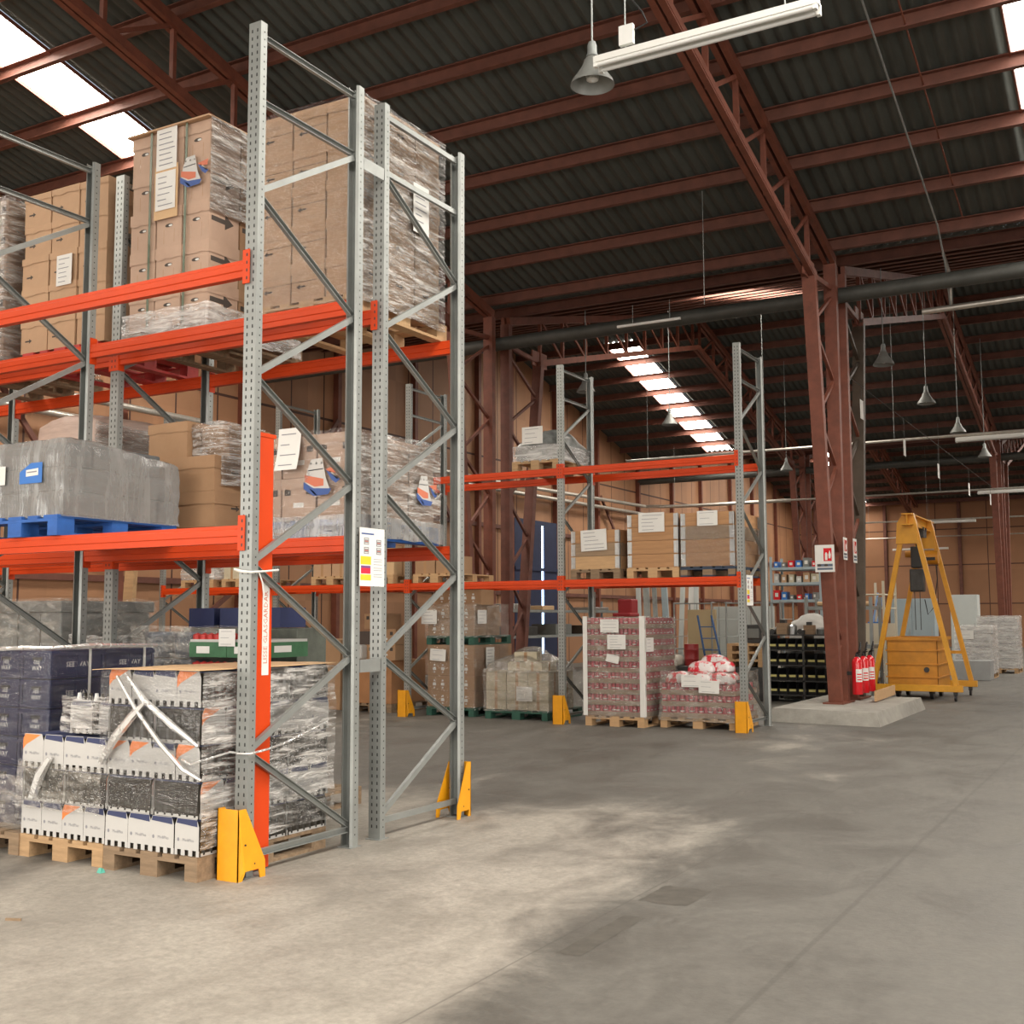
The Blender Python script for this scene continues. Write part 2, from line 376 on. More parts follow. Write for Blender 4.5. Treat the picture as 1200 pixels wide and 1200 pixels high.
def hall():
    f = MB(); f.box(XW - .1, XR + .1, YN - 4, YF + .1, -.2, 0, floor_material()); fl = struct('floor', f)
    tarm = mat('dark floor sealer', (.075, .068, .056), .6, 0, .25, 9.)
    for x0, x1, y0, y1 in ((-2.52, -2.40, 4.86, 5.62), (-2.58, -2.30, 5.95, 6.35)):
        q = MB(); n = 10; pts = []
        for i in range(4 * n):
            e, k = divmod(i, n); g = k / n; a, b_ = ((g, 0), (1, g), (1 - g, 1), (0, 1 - g))[e]; pts.append((x0 + (x1 - x0) * a + .018 * noise.noise(Vector((i * .9, y0, 0))), y0 + (y1 - y0) * b_ + .03 * noise.noise(Vector((0, i * .9, x0))), .0012))
        q.add(pts, [tuple(range(4 * n))], tarm); struct('floor_stain', q, fl)
    # gabled side walls
    def gable(name, x, t, mt):
        poly = [(YN, 0)]; poly.append((YF, 0)); poly.append((YF, zsheet(0)))
        for b in (2, 1, 0):
            poly.append((YN + PER * (b + .5), zsheet(PER / 2))); poly.append((YN + PER * b, zsheet(0)))
        m = MB(); n = len(poly)
        vs = [(x, y, z) for y, z in poly] + [(x + t, y, z) for y, z in poly]
        fs = [tuple(range(n)), tuple(range(2 * n - 1, n - 1, -1))] + [(i, n + i, n + (i + 1) % n, (i + 1) % n) for i in range(n)]
        m.add(vs, fs, mt); struct(name, m)
    gable('wall_left', XW, -.15, TAN_L)
    # unseen aisle-side wall; its two openings are added for the fill lights
    m = MB(); y = YN
    for a, b in ((0., 8.), (24., 30.)): m.box(XR, XR + .15, y, a, 0, 5.6, TAN_L); y = b
    m.box(XR, XR + .15, y, YF, 0, 5.6, TAN_L); poly = [(YN, 5.6), (YF, 5.6), (YF, zsheet(0))]
    for b in (2, 1, 0): poly += [(YN + PER * (b + .5), zsheet(PER / 2)), (YN + PER * b, zsheet(0))]
    n = len(poly); m.add([(XR, p, q) for p, q in poly] + [(XR + .15, p, q) for p, q in poly], [tuple(range(n)), tuple(range(2 * n - 1, n - 1, -1))] + [(i, n + i, n + (i + 1) % n, (i + 1) % n) for i in range(n)], TAN_L)
    struct('wall_right', m)
    w = MB(); w.box(XW, XR, YF, YF + .15, 0, zsheet(0), TAN_F); struct('wall_far', w)
    # wall behind the camera; three openings added in it for fill light
    w = MB(); y0, y1 = YN - .2, YN
    ops = ((-15., -9.), (-6.5, -.5), (2., 7.5)); x = XW
    for a, b in ops: w.box(x, a, y0, y1, 0, zsheet(0), TAN_F); w.box(a, b, y0, y1, 5.4, zsheet(0), TAN_F); x = b
    w.box(x, XR, y0, y1, 0, zsheet(0), TAN_F); struct('wall_near', w)
    # corrugated roof, one sheet run per half bay; translucent sheets in it
    def corr(m, x0, x1, ya, za, yb, zb, mt):
        n = max(4, int((x1 - x0) / .2 * 6)); vs = []; fs = []
        for i in range(n + 1):
            x = x0 + (x1 - x0) * i / n; h = .032 * math.sin(2 * math.pi * x / .2)
            vs += [(x, ya, za + h), (x, yb, zb + h)]
        for i in range(n): fs.append((2 * i, 2 * i + 2, 2 * i + 3, 2 * i + 1))
        m.add(vs, fs, mt)
    wi = 0
    for b in range(3):
        v0 = YN + PER * b; r = v0 + PER / 2; v1 = v0 + PER
        for (vy, s, nm) in ((v0, 1, 'rising'), (v1, -1, 'falling')):
            S_ = SKY2 if (b, s) == (1, 1) else SKY; k0 = 2.85 if (b, s) == (1, 1) else .55
            segs = [(XW, S_[0][0]), (S_[0][1], S_[1][0]), (S_[1][1], XR)]
            m = MB()
            for x0, x1 in segs: corr(m, x0, x1, vy, zsheet(0), r, zsheet(PER / 2), ROOFM)
            for x0, x1 in S_:
                corr(m, x0, x1, vy, zsheet(0), vy + s * k0, zsheet(k0), ROOFM)
                corr(m, x0, x1, vy + s * 9.7, zsheet(9.7), r, zsheet(PER / 2), ROOFM)
            struct('ceiling' if (b, s) == (0, 1) else 'ceiling_%s_%s' % (nm, ('near', 'middle', 'far')[b]), m, smooth=True)
            for x0, x1 in S_:
                wi += 1; m = MB(); corr(m, x0 + .02, x1 - .02, vy + s * (k0 + .02), zsheet(k0 + .02), vy + s * 9.68, zsheet(9.68), DAY if x1 > 2 and x0 < 0 else DAYL)
                o = struct('window_%d' % wi, m, smooth=True)
                e = MB()
                for xx in (x0, x1): e.bar((xx, vy + s * .55, zsheet(.55) - .05), (xx, vy + s * 9.7, zsheet(9.7) - .05), .025, .05, OXIDE)
                struct('window_edge', e, o)
hall()

# purlins
def purlins():
    bays = ('near', 'middle', 'far')
    for b in range(3):
        v0 = YN + PER * b
        for vy, s, nm in ((v0, 1, 'rising'), (v0 + PER, -1, 'falling')):
            if (b, s) == (0, 1): continue
            for i in range(10):
                k = .48 + 1.16 * i; y = vy + s * k; z = ztop(k) + .18
                m = MB(); c = [(-.035, -.1), (.035, -.1), (.035, -.085), (-.02, -.085), (-.02, .085), (.035, .085), (.035, .1), (-.035, .1)]
                c = [(a * 1.3, u) for a, u in c]
                m.prism(c, (XW + .02, y, z), (XR - .02, y, z), PURL)
                solo('roof_purlin', m, '%s rust-red purlin up from the valley, %s roof slope of the %s bay' % (NTH[i], nm, bays[b]), 'roof beam', (XW, y, z), group='steel purlins under the corrugated roof')
purlins()

def channel(m, p, q, wx, d, mt, wd=.018):
    """rolled channel lying in a frame plane: wx across X, d in the plane"""
    h, e = wx / 2, d / 2
    m.prism([(-h, -e), (h, -e), (h, e), (h - wd, e), (h - wd, -e + wd), (-h + wd, -e + wd), (-h + wd, e), (-h, e)], p, q, mt, up=(0, 0, 1))

def truss(X, b, label):
    v0 = YN + PER * b; v1 = v0 + PER; r = (v0 + v1) / 2; H = PER / 2
    t = thing('roof_truss', label, 'roof truss', (X, v0, 6.5), group='lattice roof trusses')
    for s, vy in ((1, v0), (-1, v1)):
        Y = lambda k: vy + s * k
        m = MB()
        for dx in (-.06, .06): m.bar((X + dx, Y(.3), ztop(.3)), (X + dx, Y(H), ztop(H)), .075, .15, OXIDE)
        part('top_chord', m, t)
        m = MB()
        for dx in (-.055, .055):
            m.bar((X + dx, Y(1.6), zbot(1.6)), (X + dx, Y(H), zbot(H)), .08, .06, OXIDE)
            m.bar((X + dx * 1.72, Y(1.6), zbot(1.6) + .05), (X + dx * 1.72, Y(H), zbot(H) + .05), .014, .1, OXIDE)
        part('bottom_chord', m, t)
        ks = [1.75] + [.48 + 1.16 * i for i in range(2, 10)]
        for i, k in enumerate(ks):
            m = MB(); m.bar((X, Y(k), zbot(k)), (X, Y(k), ztop(k)), .07, .06, OXIDE); part('web_post', m, t)
            if i + 1 < len(ks):
                k2 = ks[i + 1]; m = MB(); m.bar((X + .03, Y(k), ztop(k)), (X + .03, Y(k2), zbot(k2)), .03, .06, OXIDE); part('web_diagonal', m, t)
        m = MB(); m.box(X - .012, X + .012, min(Y(1.4), Y(2.05)), max(Y(1.4), Y(2.05)), zbot(1.6) - .02, zbot(1.6) + .3, OXIDE)
        m.bar((X, Y(.3), 7.0), (X, Y(1.7), 6.9), .06, .08, OXIDE)
        part('knee_plate', m, t)

def column(X, vy, s, label, z0=0., mt=OXIDE, mt2=OXIDE):
    """laced column: an upright leg beside the valley and a leg that leans in to its foot"""
    t = thing('laced_column', label, 'column', (X, vy + s * .55, z0))
    m = MB(); ya = vy + s * .33; channel(m, (X, ya, z0), (X, ya, 7.4), .2, .13, mt); part('upright_leg', m, t)
    m = MB(); channel(m, (X, vy + s * .78, z0), (X, vy + s * 1.7, 6.9), .2, .14, mt2); part('leaning_leg', m, t)
    m = MB(); m.box(X - .16, X + .16, min(vy + s * .18, vy + s * .98), max(vy + s * .18, vy + s * .98), z0, z0 + .025, mt); part('base_plate', m, t)
    n = 9; zz = [z0 + .25 + (6.6 - z0) * i / n for i in range(n + 1)]
    lean = lambda z: vy + s * (.78 + .92 * (z - z0) / (6.9 - z0))
    for i in range(n):
        a, b = ((ya, zz[i]), (lean(zz[i + 1]), zz[i + 1])) if i % 2 else ((lean(zz[i]), zz[i]), (ya, zz[i + 1]))
        m = MB(); m.bar((X, *a), (X, *b), .05, .05, mt2 if i % 3 else mt); part('lacing_bar', m, t)
    return t

nm = {-11.1: 'beyond the wooden-crate rack', -4.5: 'at the aisle'}
for X in FR:
    for b in range(3):
        truss(X, b, 'red-brown lattice roof truss across the %s bay, frame %s' % (('near', 'middle', 'far')[b], nm[X]))
column(-4.5, V0, -1, 'red laced column beside the fire extinguishers, on the concrete plinth', .2)
column(-4.5, V0, 1, 'grey-brown laced column back to back with the red plinth column', .2, OXIDE, OLIVE)
column(-11.1, V0, -1, 'red laced column behind the double-stacked brown cartons', 0., OXIDE, OXIDE)
column(-11.1, V0, 1, 'aged laced column leaning beside the cream wrapped load', 0., OXIDE2, OXIDE2)
for X, w in ((-4.5, 'behind the white wrapped pallets'), (-11.1, 'far behind the plinth column')):
    column(X, V0 + PER, -1, 'red laced column %s, side towards the aisle' % w, 0.)
    column(X, V0 + PER, 1, 'red laced column %s, side towards the end wall' % w, 0.)

# concrete plinth under the aisle column
def plinth():
    m = MB(); x0, x1, y0, y1 = -5.2, -3.52, 16.95, 20.35; h = .2; b = .06
    m.add([(x0, y0, 0), (x1, y0 - .2, 0), (x1, y1, 0), (x0, y1, 0), (x0 + b, y0 + b, h), (x1 - b, y0 - .2 + b, h), (x1 - b, y1 - b, h), (x0 + b, y1 - b, h)],
          [(4, 5, 6, 7), (0, 1, 5, 4), (1, 2, 6, 5), (2, 3, 7, 6), (3, 0, 4, 7)], CONC)
    solo('concrete_plinth', m, 'low chipped concrete plinth under the red aisle column', 'plinth', (-4.4, 18.5, 0))
plinth()

# valley gutter and pipes
def pipes():
    m = MB(); m.tube([(XW + .1, V0, 6.92), (XR - .1, V0, 6.98)], .13, mat('gutter zinc', (.075, .078, .07), .55, .3, .2, 3.), 14)
    t = solo('valley_gutter', m, 'long grey valley gutter pipe between the near and middle roof bays', 'gutter', (-4, V0, 6.95), smooth=True)
    m = MB(); m.tube([(XW + .1, V0 + PER, 6.92), (XR - .1, V0 + PER, 6.98)], .13, MATS['gutter zinc'], 14)
    solo('valley_gutter', m, 'grey valley gutter pipe between the middle and far roof bays', 'gutter', (-4, V0 + PER, 6.95), smooth=True)
    m = MB(); m.tube([(-3.2, V0 + .5, 6.62), (4, V0 + .5, 6.72), (XR - .1, V0 + .5, 6.75)], .05, PIPE, 10); m.tube([(-2.75, V0 + .5, 6.62), (-2.75, V0 + .55, 7.2), (-2.9, V0 + .6, 7.8)], .025, PIPE, 8)
    solo('overhead_pipe', m, 'thin pale pipe below the valley gutter beside the aisle column', 'pipe', (-2, V0 + .5, 6.65), smooth=True)
    for z, y0, lab in ((5.72, 24., 'upper lagged pipe along the plywood side wall'), (5.42, 24.5, 'lower lagged pipe along the plywood side wall')):
        m = MB(); m.tube([(XW + .35, 4., z + .05), (XW + .35, 14., z), (XW + .35, 30., z), (XW + .4, 41.3, z + .2), (-16., 41.2, z + .12), (-11.3, 41.0, z + .1)] if z > 5.5 else
                         [(XW + .35, 4., z), (XW + .35, 14., z - .1), (XW + .35, 44., z + .22)], .065, PIPE, 10)
        solo('lagged_pipe', m, lab, 'pipe', (XW + .35, y0, z), smooth=True)
pipes()

# posts, rails and the sliding door on the side wall
def side_wall():
    n = 0
    for y in (2., 5.4, 8.8, 12.2, 15.6, 19., 22.4, 25.8, 29.2, 31.2, 34.3, 37.6, 41.4, 45., 48.5, 52.6, 56., 60.):
        n += 1; k = abs(((y - YN + PER / 2) % PER) - PER / 2); m = MB()
        m.box(XW + .002, XW + .16, y - .07, y + .07, 0, zsheet(k) - .1, OXIDE); struct('trim_%d' % n, m)
    for z in (2.35, 4.4):
        n += 1; m = MB(); m.box(XW + .002, XW + .09, YN + .1, YF - .1, z - .06, z + .06, OXIDE2); struct('trim_%d' % n, m)
    for y0, y1, z0, z1 in ((5.5, 8.7, .3, 4.3), (8.9, 12.1, 2.4, .1), (12.3, 15.5, 6.3, 2.4), (19.1, 22.3, 2.5, 6.5), (25.9, 29.1, 6.4, 2.5), (37.7, 41.3, 6., 2.4), (15.7, 18.9, .2, 2.3)):
        n += 1; m = MB(); m.bar((XW + .18, y0, z0), (XW + .18, y1, z1), .06, .1, OXIDE2); struct('trim_%d' % n, m)
    for x in (-16.5, -12.8, -9., -5.2, -1.4, 2.4):
        n += 1; m = MB(); m.box(x - .08, x + .08, YF - .16, YF - .002, 0, zsheet(0) - .1, OXIDE2); struct('trim_%d' % n, m)
    m = MB(); m.box(XW + .1, XW + .16, 31.3, 33.1, 0, 4.75, mat('dark blue sheet', (.02, .03, .075), .6, .2, .2, 2.)); m.box(XW + .1, XW + .16, 33.3, 34.2, 0, 4.75, MATS['dark blue sheet'])
    m.box(XW + .1, XW + .16, 33.1, 33.3, 4.6, 4.75, MATS['dark blue sheet']); m.box(XW + .1, XW + .16, 33.1, 33.3, 0., .4, MATS['dark blue sheet'])
    for z in (1.2, 3.1): m.box(XW + .16, XW + .2, 31.3, 34.2, z, z + .1, MATS['dark blue sheet'])
    d = struct('door_1', m)
    m = MB(); m.box(XW + .1, XW + .12, 33.1, 33.3, .4, 4.6, emis('daylight in the door gap', (.55, .75, 1.), 6.)); struct('door_gap', m, d)
side_wall()

# ------------------------------------------------------------------ camera, light
def camera():
    yaw = math.radians(29.537); pit = math.atan(122.24 / 1305.); ro = math.radians(-.202)
    fw = Vector((-math.sin(yaw) * math.cos(pit), math.cos(yaw) * math.cos(pit), math.sin(pit)))
    r = Vector((math.cos(yaw), math.sin(yaw), 0)); u = r.cross(fw)
    r2 = r * math.cos(ro) + u * math.sin(ro); u2 = -r * math.sin(ro) + u * math.cos(ro)
    M = Matrix(((r2.x, u2.x, -fw.x, 0), (r2.y, u2.y, -fw.y, 0), (r2.z, u2.z, -fw.z, 1.55), (0, 0, 0, 1)))
    c = bpy.data.cameras.new('camera'); c.sensor_width = 36; c.sensor_fit = 'HORIZONTAL'; c.lens = 36 * 1333.72 / 1200; c.clip_end = 300; c.clip_start = .05
    o = bpy.data.objects.new('camera', c); COL.objects.link(o); o.matrix_world = M; SC.camera = o
camera()
def lights():
    w = bpy.data.worlds.new('sky'); SC.world = w; w.use_nodes = True
    bg = w.node_tree.nodes['Background']; bg.inputs[0].default_value = (.75, .88, 1., 1); bg.inputs[1].default_value = .6
    for i, (a, b, e) in enumerate(((-15., -9., 1.0), (-6.5, -.5, 1.), (2., 7.5, .5))):  # unseen fill lamps added to brighten the rack fronts
        l = bpy.data.lights.new('added_fill_light', 'AREA'); l.shape = 'RECTANGLE'; l.size = b - a; l.size_y = 5.2
        l.energy = 420 * e; l.spread = math.radians(130); l.color = (1., .93, .84)
        o = bpy.data.objects.new('added_fill_light', l); COL.objects.link(o)
        o.location = ((a + b) / 2, YN - .1, 2.7); o.rotation_euler = (math.radians(62), 0, 0)
    for y0, y1, e in ((0., 8., 1100), (24., 30., 250)):  # more fill, added out of view for the loads' aisle-side faces
        l = bpy.data.lights.new('added_fill_light', 'AREA'); l.shape = 'RECTANGLE'; l.size = y1 - y0; l.size_y = 5.4
        l.energy = e * .8; l.spread = math.radians(130); l.color = (1., .94, .86)
        o = bpy.data.objects.new('added_fill_light', l); COL.objects.link(o)
        o.location = (XR + .05, (y0 + y1) / 2, 2.8); o.rotation_euler = (math.radians(62), 0, math.radians(90))
lights()
SC.view_settings.view_transform = 'Standard'; SC.view_settings.look = 'None'; SC.view_settings.gamma = 1; SC.view_settings.use_curve_mapping = False
SC.view_settings.exposure = -.08
cy = SC.cycles
cy.use_denoising = True; cy.max_bounces = 12; cy.diffuse_bounces = 5; cy.transparent_max_bounces = 24; cy.sample_clamp_indirect = 6.; cy.caustics_reflective = False; cy.caustics_refractive = False
# ------------------------------------------------------------------ pallet racking
RH = 5.40
def upright_mb(x, y, s, mt=GALV):
    """perforated omega post; s = side its slotted face looks to along Y"""
    m = MB(); w, d, t = .05, .07, .004
    P = lambda a, b: (a, s * b)
    prof = [(-w, -d / 2), (w, -d / 2), (w, d / 2 - .01), (w * .62, d / 2), (w * .62, d / 2 - t), (w - t, d / 2 - .012), (w - t, -d / 2 + t), (-w + t, -d / 2 + t), (-w + t, d / 2 - .012), (-w * .62, d / 2 - t), (-w * .62, d / 2), (-w, d / 2 - .01)]
    vs = [(x + a, y - s * b * 1., z) for z in (0, RH) for a, b in prof]; n = len(prof)
    fs = [(i, (i + 1) % n, n + (i + 1) % n, n + i) for i in range(n)] + [tuple(range(n - 1, -1, -1)), tuple(range(n, 2 * n))]
    m.add(vs, fs, mt)
    yf = y + s * (d / 2 + .0008)
    z = .08
    while z < RH - .05:
        for dx in (-.022, .022):
            m.quad((x + dx - .006, yf, z), (x + dx + .006, yf, z), (x + dx + .005, yf, z + .022), (x + dx - .005, yf, z + .022), HOLE)
        for sx in (-1, 1):
            xx = x + sx * (w + .0008); m.quad((xx, y - .005, z), (xx, y + .005, z), (xx, y + .005, z + .01), (xx, y - .005, z + .01), HOLE)
        z += .05
    m.box(x - .06, x + .06, y - .06, y + .06, 0, .006, mt)
    return m

def frame(rack, x, y0, y1, mirror=False, fine=True):
    f = holder('upright_frame', rack)
    part('upright', upright_mb(x, y0, -1), f); part('upright', upright_mb(x, y1, 1), f)
    A, B = (y0 + .02, y1 - .02) if not mirror else (y1 - .02, y0 + .02)
    segs = [(A, 5.33, B, 5.33), (A, 4.89, B, 4.89), (B, 4.87, A, 4.29), (A, 4.27, B, 3.70), (B, 3.68, A, 3.10), (A, 3.08, B, 2.50), (B, 2.48, A, 1.91), (A, 1.89, B, 1.30), (B, 1.28, A, .75), (A, .73, B, .15), (A, .12, B, .12)]
    for a, za, b, zb in segs:
        m = MB(); e, h = .02, .014
        m.prism([(-h, -e), (h, -e), (h, -e + .003), (-h + .003, -e + .003), (-h + .003, e - .003), (h, e - .003), (h, e), (-h, e)], (x, a, za), (x, b, zb), GALV, up=(0, 0, 1))
        part('brace', m, f)

def beam(rack, x0, x1, y, ztop_, s):
    """box beam with stepped face and hooked end plates; s = side it faces along Y"""
    h = .11; b = MB(); e = .025
    prof = [(-e, 0), (e, 0), (e, .04), (e + .006, .045), (e + .006, .085), (e, .09), (e, h), (-e, h), (-e, .09), (-e - .006, .085), (-e - .006, .045), (-e, .04)]
    vs = [(x, y + a, ztop_ - h + u) for x in (x0 + .052, x1 - .052) for a, u in prof]; n = len(prof)
    b.add(vs, [(i, (i + 1) % n, n + (i + 1) % n, n + i) for i in range(n)] + [tuple(range(n - 1, -1, -1)), tuple(range(n, 2 * n))], ORANGE)
    o = part('beam', b, rack)
    for xx, sx in ((x0, 1), (x1, -1)):
        c = MB(); yy = y + s * .02; z0 = ztop_ - .16; z1 = ztop_ + .06
        c.box(min(xx + sx * .05, xx + sx * .056), max(xx + sx * .05, xx + sx * .056), y - .03, y + .03, z0, z1, ORANGE)
        c.box(min(xx + sx * .0, xx + sx * .056), max(xx + sx * .0, xx + sx * .056), min(yy + s * .012, yy + s * .018), max(yy + s * .012, yy + s * .018), z0, z1, ORANGE)
        for q in range(4): c.box(xx + sx * .02 - .005, xx + sx * .02 + .005, min(yy + s * .018, yy + s * .0188), max(yy + s * .018, yy + s * .0188), z0 + .025 + q * .05, z0 + .045 + q * .05, HOLE)
        part('connector', c, o)
    return o

def rack(label, xs, y0, y1, levels, loc, mirror=False, skip=()):
    r = thing('pallet_rack', label, 'pallet rack', loc)
    for x in xs: frame(r, x, y0, y1, mirror)
    for i in range(len(xs) - 1):
        for z in levels:
            beam(r, xs[i + 1], xs[i], y0 - .012, z, -1); beam(r, xs[i + 1], xs[i], y1 + .012, z, 1)
    return r
RX = [-4.905, -7.68, -10.455, -13.23]
RA = rack('galvanised and orange pallet rack run along the aisle edge, front row of the double rack', RX[:3], 5.345, 6.375, (2.135, 3.83), (-4.9, 5.345, 0))
RB = rack('second row of the double pallet rack, backing onto the aisle-edge row', RX[:4], 6.70, 7.75, (2.135, 3.83), (-4.9, 6.7, 0), True)
RC = rack('farther orange and galvanised pallet rack carrying three wooden collar crates', [-4.995, -7.78, -10.57, -13.35, -16.1], 15.24, 16.27, (2.125, 3.815), (-5, 15.24, 0))
# row spacers belong to the second row
for z in (1.225, 4.84):
    m = MB(); m.box(-4.862, -4.857, 6.35, 6.73, z - .045, z + .045, GALV)
    m.box(-4.90, -4.857, 6.412, 6.417, z - .045, z + .045, GALV); m.box(-4.90, -4.857, 6.66, 6.665, z - .045, z + .045, GALV)
    part('row_spacer', m, RB)

# a spare orange beam stood on end behind the first upright
def spare():
    t = thing('spare_beam', 'orange steel beam stood upright and tied behind the end upright, white strip label on it', 'beam', (-4.9, 5.56, 0))
    m = MB(); yb = 5.512; X = -4.934; w = .072
    prof = [(X, -w), (X, w), (X - .05, w), (X - .05, w - .012), (X - .012, w - .012), (X - .012, -w + .012), (X - .05, -w + .012), (X - .05, -w)]
    sl = .012   # it leans a touch
    vs = [(px, yb + py + (sl if z < 1 else 0), z) for z in (.012, 2.74) for px, py in prof]
    n = len(prof); m.add(vs, [(i, (i + 1) % n, n + (i + 1) % n, n + i) for i in range(n)] + [tuple(range(n - 1, -1, -1)), tuple(range(n, 2 * n))], ORANGE)
    part('beam_body', m, t)
    m = MB(); m.box(X - .055, X + .004, yb - w - .004, yb + w + .02, 2.715, 2.74, ORANGE); m.box(X - .05, X + .003, yb - w + .02, yb + w - .02, .012, .06, ORANGE); part('end_plate', m, t)
    z0, z1 = 1.20, 1.80; m = MB(); yc = yb + .022
    m.quad((X + .0015, yc - .032, z0), (X + .0015, yc + .032, z0), (X + .0015, yc + .032, z1), (X + .0015, yc - .032, z1), PAPER)
    write(m, 'LISSE GLASGARDAR', .052, (X + .0025, yc, (z0 + z1) / 2), INKR, (0, 0, 1), (0, -1, 0))
    part('label_strip', m, t, label='white strip label with faded red capitals')
    # film tie
    m = MB(); q = [(-4.97, 5.285, 1.86), (-4.90, 5.275, 1.845), (-4.84, 5.295, 1.84), (-4.835, 5.42, 1.85), (-4.86, 5.56, 1.862), (-4.92, 5.60, 1.86)]
    m.tube(q, [.008, .01, .008, .007, .008, .006], STRAPW, 6); m.tube([(-4.84, 5.36, 1.845), (-4.845, 5.40, 1.78), (-4.85, 5.42, 1.70)], .005, STRAPW, 5)
    solo('film_tie', m, 'twisted white film tie holding the upright orange beam to the post', 'tie', (-4.83, 5.4, 1.85), smooth=True)
spare()

# yellow post protectors, bolted to the floor
def guard(name_label, x, y, s, h=.42):
    t = thing('post_guard', name_label, 'post guard', (x, y, 0), group='yellow rack post guards')
    m = MB(); w = .11; d = .13; th = .006
    # bent plate: narrow front, flaring flanks with a cut-out at the foot
    yf = y + s * d
    def P(a, b, z): return (x + a, y + s * b, z)
    front = [P(-.085, d, 0), P(.085, d, 0), P(.085, d, h), P(-.085, d, h)]
    m.add(front + [P(-.085, d - th, 0), P(.085, d - th, 0), P(.085, d - th, h), P(-.085, d - th, h)],
          [(0, 1, 2, 3), (5, 4, 7, 6), (0, 4, 5, 1), (1, 5, 6, 2), (2, 6, 7, 3), (3, 7, 4, 0)], YELLOW)
    for sx in (-1, 1):
        a = .085 * sx; a2 = (.085 + th) * sx; a3 = .10 * sx
        out = [(a, d, 0), (a, d, h), (a * 1.02, d - .06, h), (a3, d - .22, .1), (a3, d - .225, 0), (a3, d - .18, 0), (a3, d - .165, .055), (a3, d - .05, .055), (a, d - .04, 0)]
        vs = [P(*o) for o in out] + [P(o[0] - sx * th, o[1], o[2]) for o in out]; n = len(out)
        m.add(vs, [tuple(range(n)), tuple(range(2 * n - 1, n - 1, -1))] + [(i, (i + 1) % n, n + (i + 1) % n, n + i) for i in range(n)], YELLOW)
    part('guard_plate', m, t)
    for sx in (-1, 1):
        for q in (-.02, .02):
            m = MB(); m.tube([P(sx * .086, d - .09 + q * 2, .15 + q * 3), P(sx * .1, d - .09 + q * 2, .15 + q * 3)], .006, DARKM, 8); part('bolt', m, t)
    m = MB(); m.box(x - .03, x + .03, *sorted((y + s * (d - .05), y + s * (d - .11))), 0, .012, DARKM); part('foot_bolt', m, t)
guard('yellow post guard at the foot of the aisle-edge end upright', -4.905, 5.33, -1)
guard('yellow post guard behind the last upright of the double rack', -4.905, 7.70, 1)
guard('yellow post guard in front of the farther rack, by the red bag load', -4.995, 15.20, -1)
guard('yellow post guard between the cream wrapped load and the red can pallet', -7.78, 15.20, -1)
guard('yellow post guard beside the double-stacked brown cartons', -10.57, 15.20, -1)

# load notice across the two middle posts
def notice(x, y0, y1, z0, z1, label):
    t = thing('load_notice', label, 'sign', (x, (y0 + y1) / 2, z0))
    m = MB(); m.box(x - .003, x, y0, y1, z0, z1, WHITEP); part('notice_board', m, t)
    w = y1 - y0; h = z1 - z0; m = MB(); X = x + .0008
    def R(a, b, c, d, mt, o=0): m.quad((X + o, y0 + a * w, z1 - d * h), (X + o, y0 + b * w, z1 - d * h), (X + o, y0 + b * w, z1 - c * h), (X + o, y0 + a * w, z1 - c * h), mt)
    yl = mat('yellow print', (.75, .58, .03), .6); pu = mat('purple print', (.20, .06, .22), .6); rd = mat('red sign', (.65, .02, .05), .6)
    R(.06, .56, .09, .115, INKB)
    for a, c in ((.16, .17), (.66, .19), (.16, .33), (.66, .33)):
        R(a, a + .2, c, c + .12, INKG)
        for q in range(3): R(a + .03, a + .17, c + .015 + q * .038, c + .03 + q * .038, PAPER if q != 1 else INKR, .0006)
    R(.03, .45, .49, .63, yl); R(.05, .43, .65, .69, pu); R(.05, .43, .69, .785, rd); R(.03, .45, .80, .90, yl)
    for c in (.53, .57, .62, .68, .72, .79, .83): R(.55, .9, c, c + .008, INKG)
    part('print', m, t)
notice(-4.826, 6.365, 6.655, 1.78, 2.19, 'white load notice with yellow and red blocks across two rack posts')
notice(-4.938, 15.27, 15.55, 1.72, 2.14, 'small white notice on the end post of the farther rack')
# ------------------------------------------------------------------ pallets, cartons, paper, film
_pal = {}
def pallet(x, y, z, label, mt=WOOD, mt2=None, w=.8, d=1.2, h=.144, rz=0., blk=None, group=None):
    """x, y = middle of the pallet's aisle edge; boards run away from the aisle"""
    key = (mt.name, w, d, blk.name if blk else '')
    if key in _pal: return dup(_pal[key], (x, y, z), rz, label, group)
    t = thing('pallet', label, 'pallet', (0, 0, 0), 0, group)
    m = MB(); k = 5
    for i in range(k):
        bw = .145 if i in (0, 2, 4) else .1; cx = -w / 2 + .0725 + (w - .145) * i / (k - 1); m.box(cx - bw / 2, cx + bw / 2, 0, d, h - .022, h, mt)
    part('deck_boards', m, t)
    for i in range(3):
        y0 = (0, d / 2 - .0725, d - .145)[i]; m = MB(); m.box(-w / 2, w / 2, y0, y0 + .145, h - .044, h - .0225, mt); part('cross_board', m, t)
        bw = (.1, .145, .1)[i]; x0 = (-w / 2, -.0725, w / 2 - .1)[i]; m = MB(); m.box(x0, x0 + bw, 0, d, 0, .022, mt); part('bottom_board', m, t)
        for j in range(3):
            x1 = (-w / 2, -.0725, w / 2 - .1)[j]; bb = (.1, .145, .1)[j]; m = MB(); m.box(x1, x1 + bb, y0, y0 + .145, .0225, h - .0445, blk or mt); part('block', m, t)
    _pal[key] = t; t.location = (x, y, z); t.rotation_euler = (0, 0, rz)
    return t

